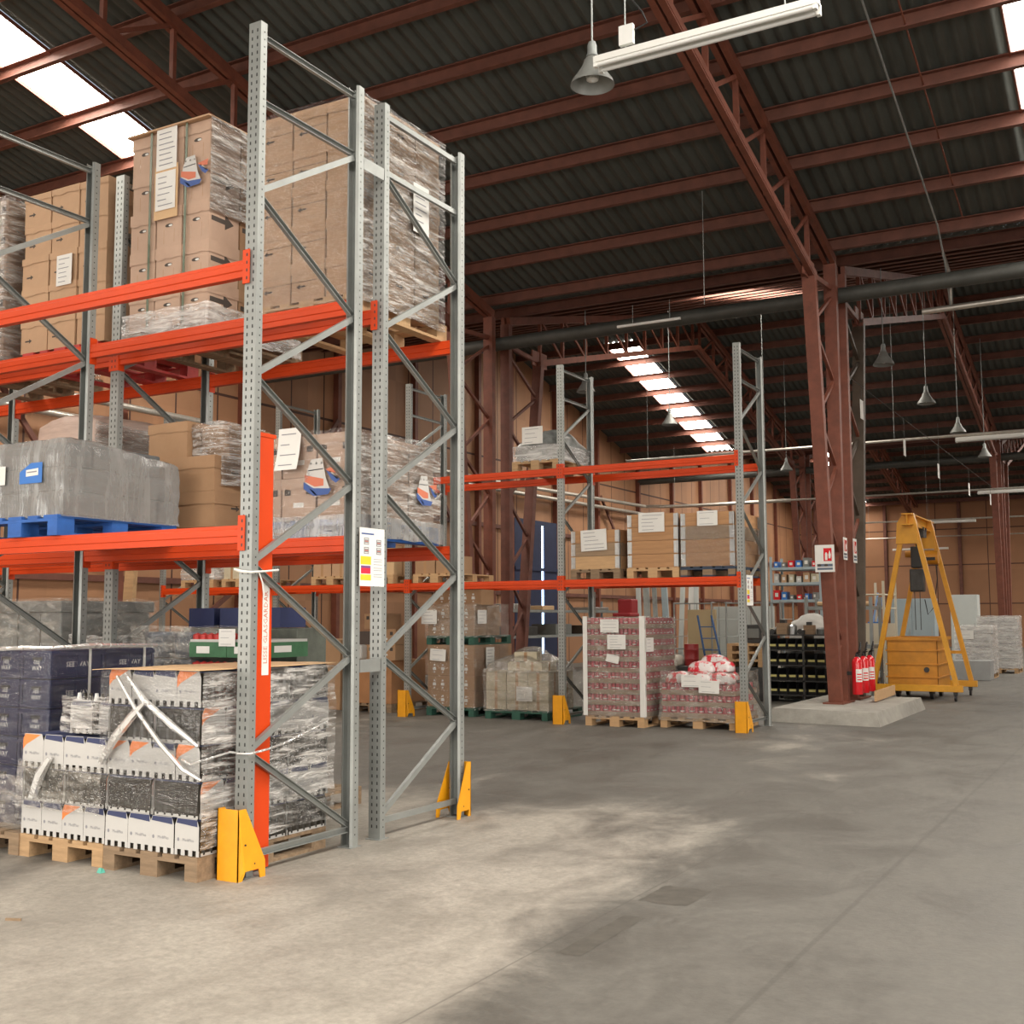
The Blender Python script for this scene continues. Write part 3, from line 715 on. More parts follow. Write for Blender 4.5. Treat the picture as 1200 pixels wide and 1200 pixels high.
def arrow(m, o, r, u, s, mt=INK, flip=1):
    """printed arrow at o pointing along r"""
    o = Vector(o); r = Vector(r) * flip; u = Vector(u); q = lambda a, b: o + r * a * s + u * b * s
    vs = [q(-1, .16), q(-1, -.16), q(.2, -.16), q(.2, .16), q(.2, .5), q(.2, -.5), q(1, 0)]
    m.add(vs, [(0, 1, 2, 3) if flip > 0 else (3, 2, 1, 0), (4, 5, 6) if flip > 0 else (6, 5, 4)], mt)

def carton(w, d, h, mt=CARD, marks='', lid=0., seed=0, bev=.006):
    """closed carton, base at z=0, middle of its front edge at the origin; returns (body mesh, lid mesh)"""
    I = .008 if lid else .002
    m = MB(); m.box(-w / 2 + I, w / 2 - I, I, d - I, 0, h - .002, mt)
    body0 = m
    e = .0014; X = w / 2 - I + e
    fr = lambda a, b: (a, I - e, b); sd = lambda a, b: (X, a, b)
    if 'a' in marks: arrow(m, fr(-w * .2, h * .38), (1, 0, 0), (0, 0, 1), .045, flip=-1 if 'l' in marks else 1)
    if 'A' in marks: arrow(m, sd(d * .45, h * .55), (0, 1, 0), (0, 0, 1), .13 if 'B' in marks else .05)
    if 'h' in marks:
        vs = [(.045 * math.cos(t), .016 * math.sin(t)) for t in [2 * math.pi * i / 12 for i in range(12)]]
        m.add([fr(p, h * .55 + q) for p, q in vs], [tuple(range(12))], INK)
        m.add([fr(p * .5 + .018, h * .55 + q * .6 - .002) [:1] + (I - e * 1.5, h * .55 + q * .6 - .002) for p, q in vs], [tuple(range(12))], PAPER)
        for a in (-.06, .06): m.quad(fr(a, h * .1), fr(a + .004, h * .1), fr(a + .004, h * .45), fr(a, h * .45), TAPE)
    if 'g' in marks:
        for a in (-w * .32, w * .3): m.quad(fr(a - .03, h * .6), fr(a + .03, h * .6), fr(a + .03, h * .82), fr(a - .03, h * .82), INK)
        m.quad(fr(-.05, h * .3), fr(.05, h * .3), fr(.05, h * .42), fr(-.05, h * .42), PAPER)
    if 's' in marks:
        for a in (-w * .2, w * .16):
            for zc, r in ((.68, .016), (.45, .03), (.22, .014)): m.quad(fr(a - r * 1.1, h * zc - r * .8), fr(a + r * 1.1, h * zc - r * .8), fr(a + r * .9, h * zc + r * .8), fr(a - r * .9, h * zc + r * .8), PAPER)
    if 't' in marks:
        m.quad(fr(-.025, 0), fr(.025, 0), fr(.025, h - .004), fr(-.025, h - .004), TAPE); m.quad(sd(d / 2 - .025, 0), sd(d / 2 + .025, 0), sd(d / 2 + .025, h - .004), sd(d / 2 - .025, h - .004), TAPE)
    if 'j' in marks:   # joint lines of flaps
        m.quad(fr(-w / 2, h * .5), fr(w / 2, h * .5), fr(w / 2, h * .5 + .004), fr(-w / 2, h * .5 + .004), INK)
    body = m.mesh('carton')
    lm = None
    if lid:
        l = MB(); g = .002; n = 7; rnd = random.Random(seed)
        # lid skirt with a slightly wavy lower edge
        top = [(-w / 2 - g + .004, -g + .003), (w / 2 + g - .004, -g + .003), (w / 2 + g - .004, d + g - .003), (-w / 2 - g + .004, d + g - .003)]
        ring = []
        for i in range(4):
            a, b = top[i], top[(i + 1) % 4]
            for k in range(n): ring.append((a[0] + (b[0] - a[0]) * k / n, a[1] + (b[1] - a[1]) * k / n))
        N_ = len(ring); vs = [(p, q, h) for p, q in ring] + [(p, q, h - lid + rnd.uniform(-.008, .008)) for p, q in ring]
        l.add(vs, [tuple(range(N_))] + [(i, N_ + i, N_ + (i + 1) % N_, (i + 1) % N_) for i in range(N_)], mt)
        lm = l.mesh('lid')
    return body, lm

def put(meshes, label, loc, rz=0., group=None, name='carton', cat='carton'):
    b, l = meshes
    o = solo(name, b, label, cat, loc, rz, group)
    if l: part('lid', l, o)
    return o

def note(x, y, z, w, h, label, nrm='F', curl=0., rows=6, tilt=0., seed=1, cat='paper'):
    """paper sheet taped on; x,y,z = middle; nrm F looks to -Y, R looks to +X"""
    rnd = random.Random(seed); m = MB(); n = 6
    ct, st = math.cos(tilt), math.sin(tilt)
    def P(a, b, o=0.):
        a, b = a * ct - b * st, a * st + b * ct
        q = curl * (((b / h) - .5) ** 2) + o
        return (x + a, y - q, z + b) if nrm == 'F' else (x + q, y + a, z + b)
    vs = []; fs = []
    for i in range(n + 1):
        b = -h / 2 + h * i / n
        vs += [P(-w / 2, b), P(w / 2, b), P(-w / 2, b, .0015), P(w / 2, b, .0015)]
    for i in range(n):
        k = 4 * i; fs += [(k + 2, k + 3, k + 7, k + 6), (k + 1, k, k + 4, k + 5), (k, k + 2, k + 6, k + 4), (k + 3, k + 1, k + 5, k + 7)]
    fs += [(0, 1, 3, 2), (4 * n + 2, 4 * n + 3, 4 * n + 1, 4 * n)]
    m.add(vs, fs, PAPER)
    for r in range(rows):
        b = h / 2 - h * (.14 + .74 * r / max(1, rows - 1)) + rnd.uniform(-.004, .004) * h; l = rnd.uniform(.4, .78) * w; a = -w * .4 + rnd.uniform(0, .06) * w; t = h * .012
        m.quad(P(a, b - t, .0028), P(a + l, b - t, .0028), P(a + l, b + t, .0028), P(a, b + t, .0028), INKG)
    return solo('delivery_note', m, label, cat, P(0, 0, 0))

def film(x0, x1, y0, y1, z0, z1, label, mt, seed=0, nx=14, nz=14, amp=.012, bulge=.0, cat='stretch film', top=False, rag=.02, name='stretch_wrap', r=.03, taper=0., faces='FRBL'):
    """sleeve of stretch film round a load, creased and slightly loose"""
    m = MB(); ring = []
    cs = [(x0, y0), (x1, y0), (x1, y1), (x0, y1)]
    nrm = [(0, -1), (1, 0), (0, 1), (-1, 0)]
    cols = []
    for i in range(4):
        if 'FRBL'[i] not in faces: cols.append(None); continue
        a, b = cs[i], cs[(i + 1) % 4]
        for k in range(nx + (0 if len(faces) == 4 else 1)):
            f = k / nx; cols.append((a[0] + (b[0] - a[0]) * f, a[1] + (b[1] - a[1]) * f, nrm[i], f))
    P = []; idx = {}
    cx, cy = (x0 + x1) / 2, (y0 + y1) / 2
    for ci, c in enumerate(cols):
        if c is None: continue
        for j in range(nz + 1):
            g = j / nz; z = z0 + (z1 - z0) * g
            if j in (0, nz): z += rag * noise.noise(Vector((c[0] * 5 + seed, c[1] * 5, j)))
            n1 = noise.noise(Vector((c[0] * 4 + seed * 3.1, c[1] * 4 - z * 2, z * 9)))
            n2 = noise.noise(Vector((c[0] * 14 + seed, c[1] * 14, z * 16 + c[0] * 6)))
            o = amp * (.6 + n1 + .5 * n2) + bulge * math.sin(math.pi * g) * math.sin(math.pi * c[3])
            s = 1 - taper * g
            idx[(ci, j)] = len(P); P.append((cx + (c[0] - cx) * s + c[2][0] * o, cy + (c[1] - cy) * s + c[2][1] * o, z))
    F = []
    nc = len(cols)
    for ci in range(nc):
        cj = (ci + 1) % nc
        if cols[ci] is None or cols[cj] is None or (len(faces) < 4 and cj == 0): continue
        for j in range(nz): F.append((idx[(ci, j)], idx[(cj, j)], idx[(cj, j + 1)], idx[(ci, j + 1)]))
    if top and len(faces) == 4: F.append(tuple(idx[(ci, nz)] for ci in range(nc)))
    m.add(P, F, mt)
    return solo(name, m, label, cat, (cx, cy, z0), smooth=True)

def strap(pts, label, mt=STRAP, w=.014, cat='strap', name='strap'):
    m = MB()
    for a, b in zip(pts[:-1], pts[1:]):
        d = (Vector(b) - Vector(a)); up = (0, 1, 0) if abs(d.z) > abs(d.x) + abs(d.y) else (0, 0, 1)
        m.bar(a, b, w if up == (0, 1, 0) else w, .003, mt, up if abs(d.z) < .1 or True else up)
    return solo(name, m, label, cat, pts[0])

def lump(name, x0, x1, y0, y1, z0, z1, mt, label, cat, seed=0, n=18, amp=.05, dome=.4, freq=3., sq=.6, parent=None, kind=None, group=None):
    """soft heap: a rounded block with a domed, uneven top"""
    bm = bmesh.new(); bmesh.ops.create_cube(bm, size=2.); bmesh.ops.subdivide_edges(bm, edges=bm.edges[:], cuts=n, use_grid_fill=True)
    cx, cy, w, d = (x0 + x1) / 2, (y0 + y1) / 2, (x1 - x0) / 2, (y1 - y0) / 2
    for v in bm.verts:
        a, b, c = v.co; g = (c + 1) / 2
        k = max(abs(a), abs(b)); L_ = math.hypot(a, b) or 1
        round_ = 1 - .12 * max(0, (math.hypot(a, b) - 1.05)) ** .8
        sh = 1 - dome * .35 * g ** 3
        zz = z0 + (z1 - z0) * g * (1 - dome * .5 * (g * (a * a + b * b) / 2))
        p = Vector((cx + a * w * round_ * sh, cy + b * d * round_ * sh, zz))
        nn = noise.noise(p * freq + Vector((seed, 0, 0))) + .5 * noise.noise(p * freq * 2.7 + Vector((0, seed, 0)))
        out = Vector((a, b, max(0, c) * .8)).normalized() if g > .02 else Vector((a, b, 0))
        v.co = p + out * nn * amp * (1 if g > .02 else .3)
        v.co.z = max(v.co.z, z0)
    me = bpy.data.meshes.new(name); bm.to_mesh(me); bm.free(); me.materials.append(mt)
    me.polygons.foreach_set('use_smooth', [True] * len(me.polygons))
    if parent is not None:
        me.transform(Matrix.Translation(-Vector(root_of(parent).location))); o = bpy.data.objects.new(name, me); COL.objects.link(o); o.parent = parent; return o
    me.transform(Matrix.Translation((-cx, -cy, -z0)))
    o = bpy.data.objects.new(name, me); COL.objects.link(o); o.location = (cx, cy, z0)
    return props(o, label, cat, group, kind)
# ------------------------------------------------------------------ loads of the double rack
def wall_of(meshF, x0, nx, w, y0, z0, nz, h, label, group, meshR=None, dR=0., nR=0, jit=.004, mats=None, seed=1, skipF=()):
    """nz layers of nx cartons along the front, nR more behind the last one on the aisle side; label % (layer, place)"""
    rnd = random.Random(seed)
    for l in range(nz):
        for i in range(nx):
            if (l, i) in skipF: continue
            put(meshF(l, i), label % ('%s layer up, %s along the front' % (ORD[l], NTH[i])), (x0 + w * (i + .5) + rnd.uniform(-jit, jit), y0 + rnd.uniform(-jit, jit), z0 + h * l), rnd.uniform(-.008, .008), group)
        for j in range(nR):
            put(meshR(l, j), label % ('%s layer up, %s behind the corner' % (ORD[l], NTH[j])), (x0 + w * (nx - .5) + rnd.uniform(-jit, jit), y0 + dR * (j + 1) + rnd.uniform(0, jit), z0 + h * l), rnd.uniform(-.008, .008), group)

def two_mats(o, mtR, test):
    o.data.materials.append(mtR); i = len(o.data.materials) - 1
    for p in o.data.polygons:
        if test(p.normal): p.material_index = i

def emblem(m, o, s, P):
    """printed badge: a white tower with three dark drops, a red band and blue stripes below. P maps (a,b) to a point"""
    q = lambda *ps, mt: m.add([P(o[0] + a * s * 1.3, o[1] + b * s * .85) for a, b in ps], [tuple(range(len(ps)))], mt)
    q((-.42, .1), (.3, .1), (.16, 1.), (-.24, .96), (-.36, .55), mt=WHITEC)
    q((-.5, -.3), (.48, -.5), (.3, .1), (-.42, .1), mt=WHITEC)
    for a in (-.25, -.05, .14): q((a - .035, .74), (a + .035, .74), (a, .86), mt=INK)
    q((-.34, .46), (.2, .5), (.2, .54), (-.34, .5), mt=INKB)

def emblem2(m, o, s, P):
    q = lambda *ps, mt: m.add([P(o[0] + a * s * 1.3, o[1] + b * s * .85) for a, b in ps], [tuple(range(len(ps)))], mt)
    q((-.46, .3), (.22, .08), (.22, -.22), (-.1, -.24), (-.46, .02), mt=INKR)
    q((-.5, .0), (-.14, -.3), (.5, -.36), (.4, -.6), (-.14, -.64), (-.5, -.3), mt=INKB)
    q((-.3, -.28), (-.12, -.44), (-.02, -.6), (-.08, -.6), (-.2, -.44), mt=WHITEC)
    q((.3, .5), (.78, .62), (.74, .3), (.44, .34), mt=INKR)
    q((.3, .46), (.42, .36), (.8, .02), (.66, -.14), (.5, .02), mt=INKB)
    q((.4, .4), (.46, .4), (.74, .06), (.70, .02), mt=WHITEC)

def badge(name, label, pos, s, nrm):
    m1 = MB(); x, y, z = pos
    if nrm == 'F': P = lambda a, b, e=0: (x + a, y - e, z + b)
    else: P = lambda a, b, e=0: (x + e, y + a, z + b)
    emblem(m1, (0, 0), s, lambda a, b: P(a, b, .0)); emblem2(m1, (0, 0), s, lambda a, b: P(a, b, .0012))
    return solo(name, m1, label, 'printed badge', pos)

# ---- top level, end stack
def top_end():
    pallet(-5.55, 6.62, 3.832, 'pine pallet under the tall carton stack by the end upright, top level', WOODL, w=1.0)
    A = [carton(.333, .36, .304, CARD, 'alj', .085, s) for s in range(3)]
    S = [carton(.333, .36, .304, CARD, 'A', .085, s + 5) for s in range(3)]
    lab = 'tan carton, %s, end stack on the top level'
    wall_of(lambda l, i: A[(l + i) % 3] if i < 2 else S[l % 3], -6.05, 3, .3335, 6.63, 3.978, 5, .3045, lab, 'cartons of the tall end stack', lambda l, j: S[(l + j) % 3], .364, 2)
    o = film(-6.07, -5.03, 6.60, 7.75, 3.90, 5.51, 'glossy creased stretch film round the tall carton stack by the end upright', FILM, 3, faces='FR', nx=16, nz=22, amp=.012)
    two_mats(o, FILMS, lambda n: n.x > .6)  # aisle side gets the film with sheen painted in
    note(-5.005, 7.37, 4.82, .22, .40, 'grey paper sheet under film on the aisle side of the tall end stack', 'R', rows=7)
top_end()

# ---- top level, strapped stack
def strapped():
    pallet(-7.075, 6.66, 3.832, 'dusty pallet under the strapped carton stack, top level', WOODD, w=.9)
    A = [carton(.303, .36, .339, CARDP, 'h', .1, s + 20) for s in range(3)]
    S = [carton(.303, .36, .339, CARD2, 'AB', .1, s + 25) for s in range(2)]
    T = [carton(.303, .36, .339, CARD2, '', .1, s + 28) for s in range(2)]
    K = carton(.303, .36, .339, CARDP, 'hAB', .1, 19)
    lab = 'tan carton, %s, green-strapped top stack'
    wall_of(lambda l, i: K if i == 2 and l < 4 else A[(l + i) % 3], -7.53, 3, .304, 6.66, 3.98, 5, .34, lab, 'cartons of the green-strapped stack', lambda l, j: S[0] if j == 0 and l < 4 else T[j % 2], .364, 2, .006)
    m = MB(); m.box(-7.56, -6.6, 6.62, 7.78, 5.685, 5.70, CARD); solo('cardboard_sheet', m, 'flat cardboard sheet capping the green-strapped carton stack', 'cardboard sheet', (-7.08, 7.2, 5.685))
    for i, x in enumerate((-7.28, -6.87)):
        m = MB(); m.box(x - .012, x + .012, 6.638, 6.642, 3.95, 5.70, STRAP); m.box(x - .012, x + .012, 6.64, 7.78, 5.702, 5.705, STRAP)
        solo('strap', m, 'green plastic strap down the front of the carton stack, %s the white sheets' % ('beside' if i else 'crossing'), 'strap', (x, 6.64, 3.95))
    for i, y in enumerate((7.15, 7.62)):
        m = MB(); m.box(-6.592, -6.588, y - .01, y + .01, 3.95, 5.702, STRAP); solo('strap', m, ('first' if not i else 'second') + ' thin strap on the shaded side of the green-strapped stack', 'strap', (-6.59, y, 3.95))
    film(-7.55, -6.60, 6.645, 7.78, 4.9, 5.69, 'glossy film on the upper side of the green-strapped stack', FILMS, 8, faces='R', nx=14, nz=14, amp=.008)
    film(-7.56, -6.59, 6.63, 7.79, 3.86, 4.12, 'crumpled white film skirt at the foot of the green-strapped stack', FILMW, 9, faces='FR', nx=14, nz=5, amp=.02)
    note(-7.09, 6.632, 5.51, .235, .37, 'upper white paper sheet on the green-strapped stack', rows=7, seed=3)
    m = MB(); m.box(-7.225, -6.955, 6.634, 6.637, 4.90, 5.36, CARDL); solo('paper_backing', m, 'yellowish card behind the lower white sheet on the strapped stack', 'card', (-7.09, 6.636, 4.9))
    note(-7.09, 6.628, 5.14, .23, .33, 'lower white paper sheet on a yellow card, green-strapped stack', rows=6, seed=4)
    badge('printed_badge', 'white, red and blue printed badge on the strapped carton stack', (-6.80, 6.630, 5.22), .19, 'F')
strapped()

def top_rest():
    pallet(-8.44, 6.70, 3.832, 'red pallet under the carton stack with small arrows, top level', REDP, w=1.0)
    A = [carton(.37, .36, .296, CARD, 'a', .06, s + 40) for s in range(3)]; S = [carton(.37, .36, .296, CARD2, '', .06, s + 45) for s in range(2)]
    wall_of(lambda l, i: A[(l * 2 + i) % 3], -9.0, 3, .372, 6.71, 3.98, 5, .297, 'tan carton, %s, arrow-printed top stack', 'cartons of the arrow-printed stack', lambda l, j: S[(l + j) % 2], .364, 2, .008)
    note(-8.40, 6.69, 4.68, .20, .28, 'white paper sheet on the arrow-printed carton stack', rows=6, seed=6)
    pallet(-9.72, 6.66, 3.832, 'pallet under the carton stack at the far end of the top level', WOODD, w=1.0)
    B = [carton(.36, .36, .30, CARDP, 'g', .06, s + 50) for s in range(2)]; C_ = carton(.36, .36, .30, CARD2, '', .06, 57)
    wall_of(lambda l, i: B[(l + i) % 2], -10.27, 3, .362, 6.67, 3.98, 5, .30, 'tan carton with dark squares, %s, end-of-row stack', 'cartons of the end-of-row stack', lambda l, j: C_, .364, 2, .008)
    film(-10.29, -9.17, 6.64, 7.78, 3.9, 5.5, 'shiny film round the end-of-row carton stack', FILMS, 12, faces='FR', nx=12, nz=16, amp=.01)
top_rest()

# ---- middle level
def mid_level():
    # grey film-wrapped load on a blue pallet, front row
    pallet(-7.05, 5.27, 2.137, 'blue pallet under the grey wrapped load', BLUEP, w=.9, d=1.1)
    t = thing('wrapped_load', 'low grey load swathed in thick film on a blue pallet, middle level', 'wrapped load', (-7.05, 5.3, 2.285))
    dk = mat('slate pack', (.10, .105, .105), .6, 0, .3, 9., .15, 30, (1, 1, 4)); z = 2.285
    for i in range(3):
        m = MB(); h = .175; s = .02 * i; m.box(-7.5 + s, -6.6 - s, 5.31 + s, 6.35 - s * 3, z, z + h - .006, dk); part('pack_layer', m, t, bevel=.02); z += h
    m = MB(); n = 26
    def sleeve():
        x0, x1, y0, y1 = -7.52, -6.575, 5.295, 6.37; P = []; F = []; ring = []
        for a, b in (((x0, y0), (x1, y0)), ((x1, y0), (x1, y1)), ((x1, y1), (x0, y1)), ((x0, y1), (x0, y0))):
            for k in range(n): ring.append((a[0] + (b[0] - a[0]) * k / n, a[1] + (b[1] - a[1]) * k / n))
        Lr = len(ring); nz = 12
        for j in range(nz + 1):
            g = j / nz
            for x, y in ring:
                zt = 2.83 - .10 * max(0, (y - 5.5)) - .03 * abs(noise.noise(Vector((x * 9, y * 9, 0))))
                crease = -.006 * math.exp(-((g - .34) / .04) ** 2) - .005 * math.exp(-((g - .68) / .04) ** 2)
                nn = noise.noise(Vector((x * 5, y * 5, g * 6))) * .012 + noise.noise(Vector((x * 22, y * 22, g * 3))) * .006 + crease - .05 * max(0, g - .85) * 2
                cx, cy = (x0 + x1) / 2, (y0 + y1) / 2; f = 1 + nn / .5
                P.append((cx + (x - cx) * f, cy + (y - cy) * f, 2.27 + (zt - 2.27) * g))
        for j in range(nz):
            for i in range(Lr): F.append((j * Lr + i, j * Lr + (i + 1) % Lr, (j + 1) * Lr + (i + 1) % Lr, (j + 1) * Lr + i))
        F.append(tuple(nz * Lr + i for i in range(Lr)))
        m.add(P, F, FILMG)
    sleeve(); part('film_sleeve', m, t, smooth=True, label='thick creased grey film sleeve')
    m = MB(); y = 5.281; a, b = -7.03, -6.79
    m.add([(a, y, 2.515), (b, y, 2.515), (b, y, 2.66), (b - .12, y, 2.66), (a, y, 2.60)], [(0, 1, 2, 3, 4)], BLUES)
    m.quad((a + .07, y - .001, 2.565), (b - .04, y - .001, 2.57), (b - .04, y - .001, 2.62), (a + .07, y - .001, 2.612), PAPER)
    m.quad((a + .08, y - .002, 2.59), (b - .055, y - .002, 2.592), (b - .055, y - .002, 2.602), (a + .08, y - .002, 2.598), INKG)
    solo('blue_sticker', m, 'blue sticker with a small white panel on the grey wrapped load', 'sticker', (-6.9, 5.281, 2.515))
    note(-7.27, 5.28, 2.587, .17, .135, 'white sheet on the grey wrapped load', rows=4, seed=9)
    # pinkish dome behind
    pallet(-8.35, 6.68, 2.137, 'pallet under the domed pinkish load, middle level of the second row', WOOD)
    lump('wrapped_load', -8.78, -7.92, 6.68, 7.78, 2.285, 3.40, mat('pink wrapped pack', (.46, .34, .28), .5, 0, .12, 4., .3, 8, (1, 1, 6)), 'domed pinkish load on the middle level of the second row', 'wrapped load', 4, amp=.02, dome=.22)
    film(-8.80, -7.90, 6.66, 7.80, 2.25, 3.26, 'wrinkled shiny film on the side of the domed pinkish load', FILMS, 15, faces='R', nx=16, nz=16, amp=.014)
    # brown cartons with scalloped lids
    pallet(-6.87, 6.66, 2.137, 'pallet under the three large brown cartons, middle level', WOOD)
    b1 = carton(.76, .55, .285, CARD2, 'A', .10, 61); b2 = carton(.76, .55, .285, CARD2, 'A', .10, 62)
    put(b1, 'large brown carton at the bottom of the three on the middle level', (-6.84, 6.62, 2.285), .03); put(b2, 'large brown carton in the middle of the three on the middle level', (-6.845, 6.62, 2.572), .02)
    b3 = carton(.46, .62, .30, CARD2, '', .08, 63); put(b3, 'brown carton on top of the two large brown cartons', (-7.03, 6.66, 2.862), -.02)
    put(carton(.30, .5, .27, CARD2, '', .0, 64), 'small dark brown carton set back beside the topmost brown carton', (-6.63, 6.80, 2.862), .02)
    film(-6.80, -6.47, 6.72, 7.2, 2.62, 3.14, 'loose glossy film over the upper brown cartons', FILMS, 18, faces='FR', nx=10, nz=12, amp=.02, bulge=.02)
    # end load
    pallet(-5.55, 6.56, 2.137, 'blue pallet under the film-wrapped cartons by the end upright, middle level', BLUEP, w=1.0, d=1.15)
    A = [carton(.333, .36, .315, CARDP, 'g', .08, 70 + s) for s in range(2)]; S = [carton(.333, .36, .315, CARDP, '', .08, 75)]
    wall_of(lambda l, i: A[(l + i) % 2], -6.05, 3, .3335, 6.56, 2.285, 2, .318, 'tan carton, %s, end load on the middle level', 'cartons of the middle-level end load', lambda l, j: S[0], .364, 2)
    o = film(-6.07, -5.035, 6.54, 7.70, 2.17, 2.945, 'creased film round the middle-level end load, bulging at the corner', FILM, 21, faces='FR', nx=18, nz=14, amp=.014, bulge=.02)
    two_mats(o, FILMS, lambda n: n.x > .6)  # painted-sheen film on the brightly lit side only
    film(-6.08, -5.02, 6.53, 7.72, 2.15, 2.31, 'grey band of film at the foot of the middle-level end load', FILMG, 22, faces='FR', nx=14, nz=4, amp=.01)
    note(-5.60, 6.516, 2.815, .215, .32, 'white sheet hanging on the front of the middle-level end load', curl=.05, rows=4, seed=12)
    badge('printed_badge', 'white, red and blue badge on the front of the middle-level end load', (-5.33, 6.512, 2.56), .2, 'F')
    badge('printed_badge', 'white, red and blue badge on the aisle side of the middle-level end load', (-4.995, 7.42, 2.53), .17, 'R')
mid_level()

# ---- floor level, front row: trays of bottles
def tray_mesh(flap, long_face=False):
    """display tray: white printed end with a toothed foot, black shrink-wrapped bottles along the sides"""
    w, d, h = .198, .398, .218; m = MB(); e = .0012
    m.box(-w / 2 + .004, w / 2 - .004, .012, d - .012, 0, h - .012, BOTTLE)
    for s in (-1, 1):      # bottle rows show as ribs on the sides
        for k in range(6):
            y = .045 + k * .062; m.tube([(s * (w / 2 - .02), y, .008), (s * (w / 2 - .02), y, h - .045), (s * (w / 2 - .02), y, h - .02)], [.0225, .0225, .01], BOTTLE, 8)
        m.box(*sorted((s * (w / 2 - .001), s * (w / 2 - .004))), .02, d - .02, .0, .018, WHITEC)
    for y, s in ((0.004, -1), (d - .004, 1)):
        teeth = [(-w / 2, .0)]
        for k in range(3):
            a = -w / 2 + .02 + k * .062; teeth += [(a, 0), (a, .026), (a + .01, .034), (a + .022, .034), (a + .032, .026), (a + .032, 0)]
        out = teeth + [(w / 2, 0), (w / 2, h * .8), (w / 2 - .018, h), (-w / 2 + .018, h), (-w / 2, h * .8)]
        P = lambda a, b, o: (a, y + s * o, b)
        n = len(out); vs = [P(a, b, .004) for a, b in out] + [P(a, b, 0) for a, b in out]
        # fan in convex pieces: the panel above the teeth, and each tooth
        m.add([P(a, b, .004) for a, b in ((-w / 2, .034), (w / 2, .034), (w / 2, h * .8), (w / 2 - .018, h), (-w / 2 + .018, h), (-w / 2, h * .8))], [(0, 1, 2, 3, 4, 5) if s < 0 else (5, 4, 3, 2, 1, 0)], WHITEC)
        xs = [-w / 2] + sum([[-w / 2 + .02 + k * .062, -w / 2 + .052 + k * .062] for k in range(3)], []) + [w / 2]
        for k in range(0, len(xs), 2): m.box(xs[k], xs[k + 1], *sorted((y, y + s * .004)), 0, .034, WHITEC)
        if flap == 'o': m.add([P(a, b, .0048) for a, b in ((-w / 2, h * .52), (-w / 2 + .03, h * .66), (w / 2 - .03, h * .97), (-w / 2 + .02, h * .985), (-w / 2, h * .82))], [(0, 1, 2, 3, 4)], INKO)
        else: m.add([P(a, b, .0048) for a, b in ((-w / 2 + .012, h * .86), (w / 2 - .012, h * .80), (w / 2 - .016, h * .985), (-w / 2 + .02, h * .985))], [(0, 1, 2, 3)], NAVY)
        if s < 0:
            write(m, 'MediPlus', .026, P(.012, h * .42, .0052), INKG)
            m.add([P(-.07 + .010 * math.cos(t), h * .42 + .012 * math.sin(t), .0052) for t in (0, 1.05, 2.1, 3.14, 4.19, 5.24)], [(0, 1, 2, 3, 4, 5)], INKG)
    m.box(-w / 2 + .01, w / 2 - .01, .012, d - .012, h - .013, h - .006, WHITEC if flap == 'w' else NAVY)
    return m.mesh('tray')
TRAY = {k: (tray_mesh(k), None) for k in 'no'}

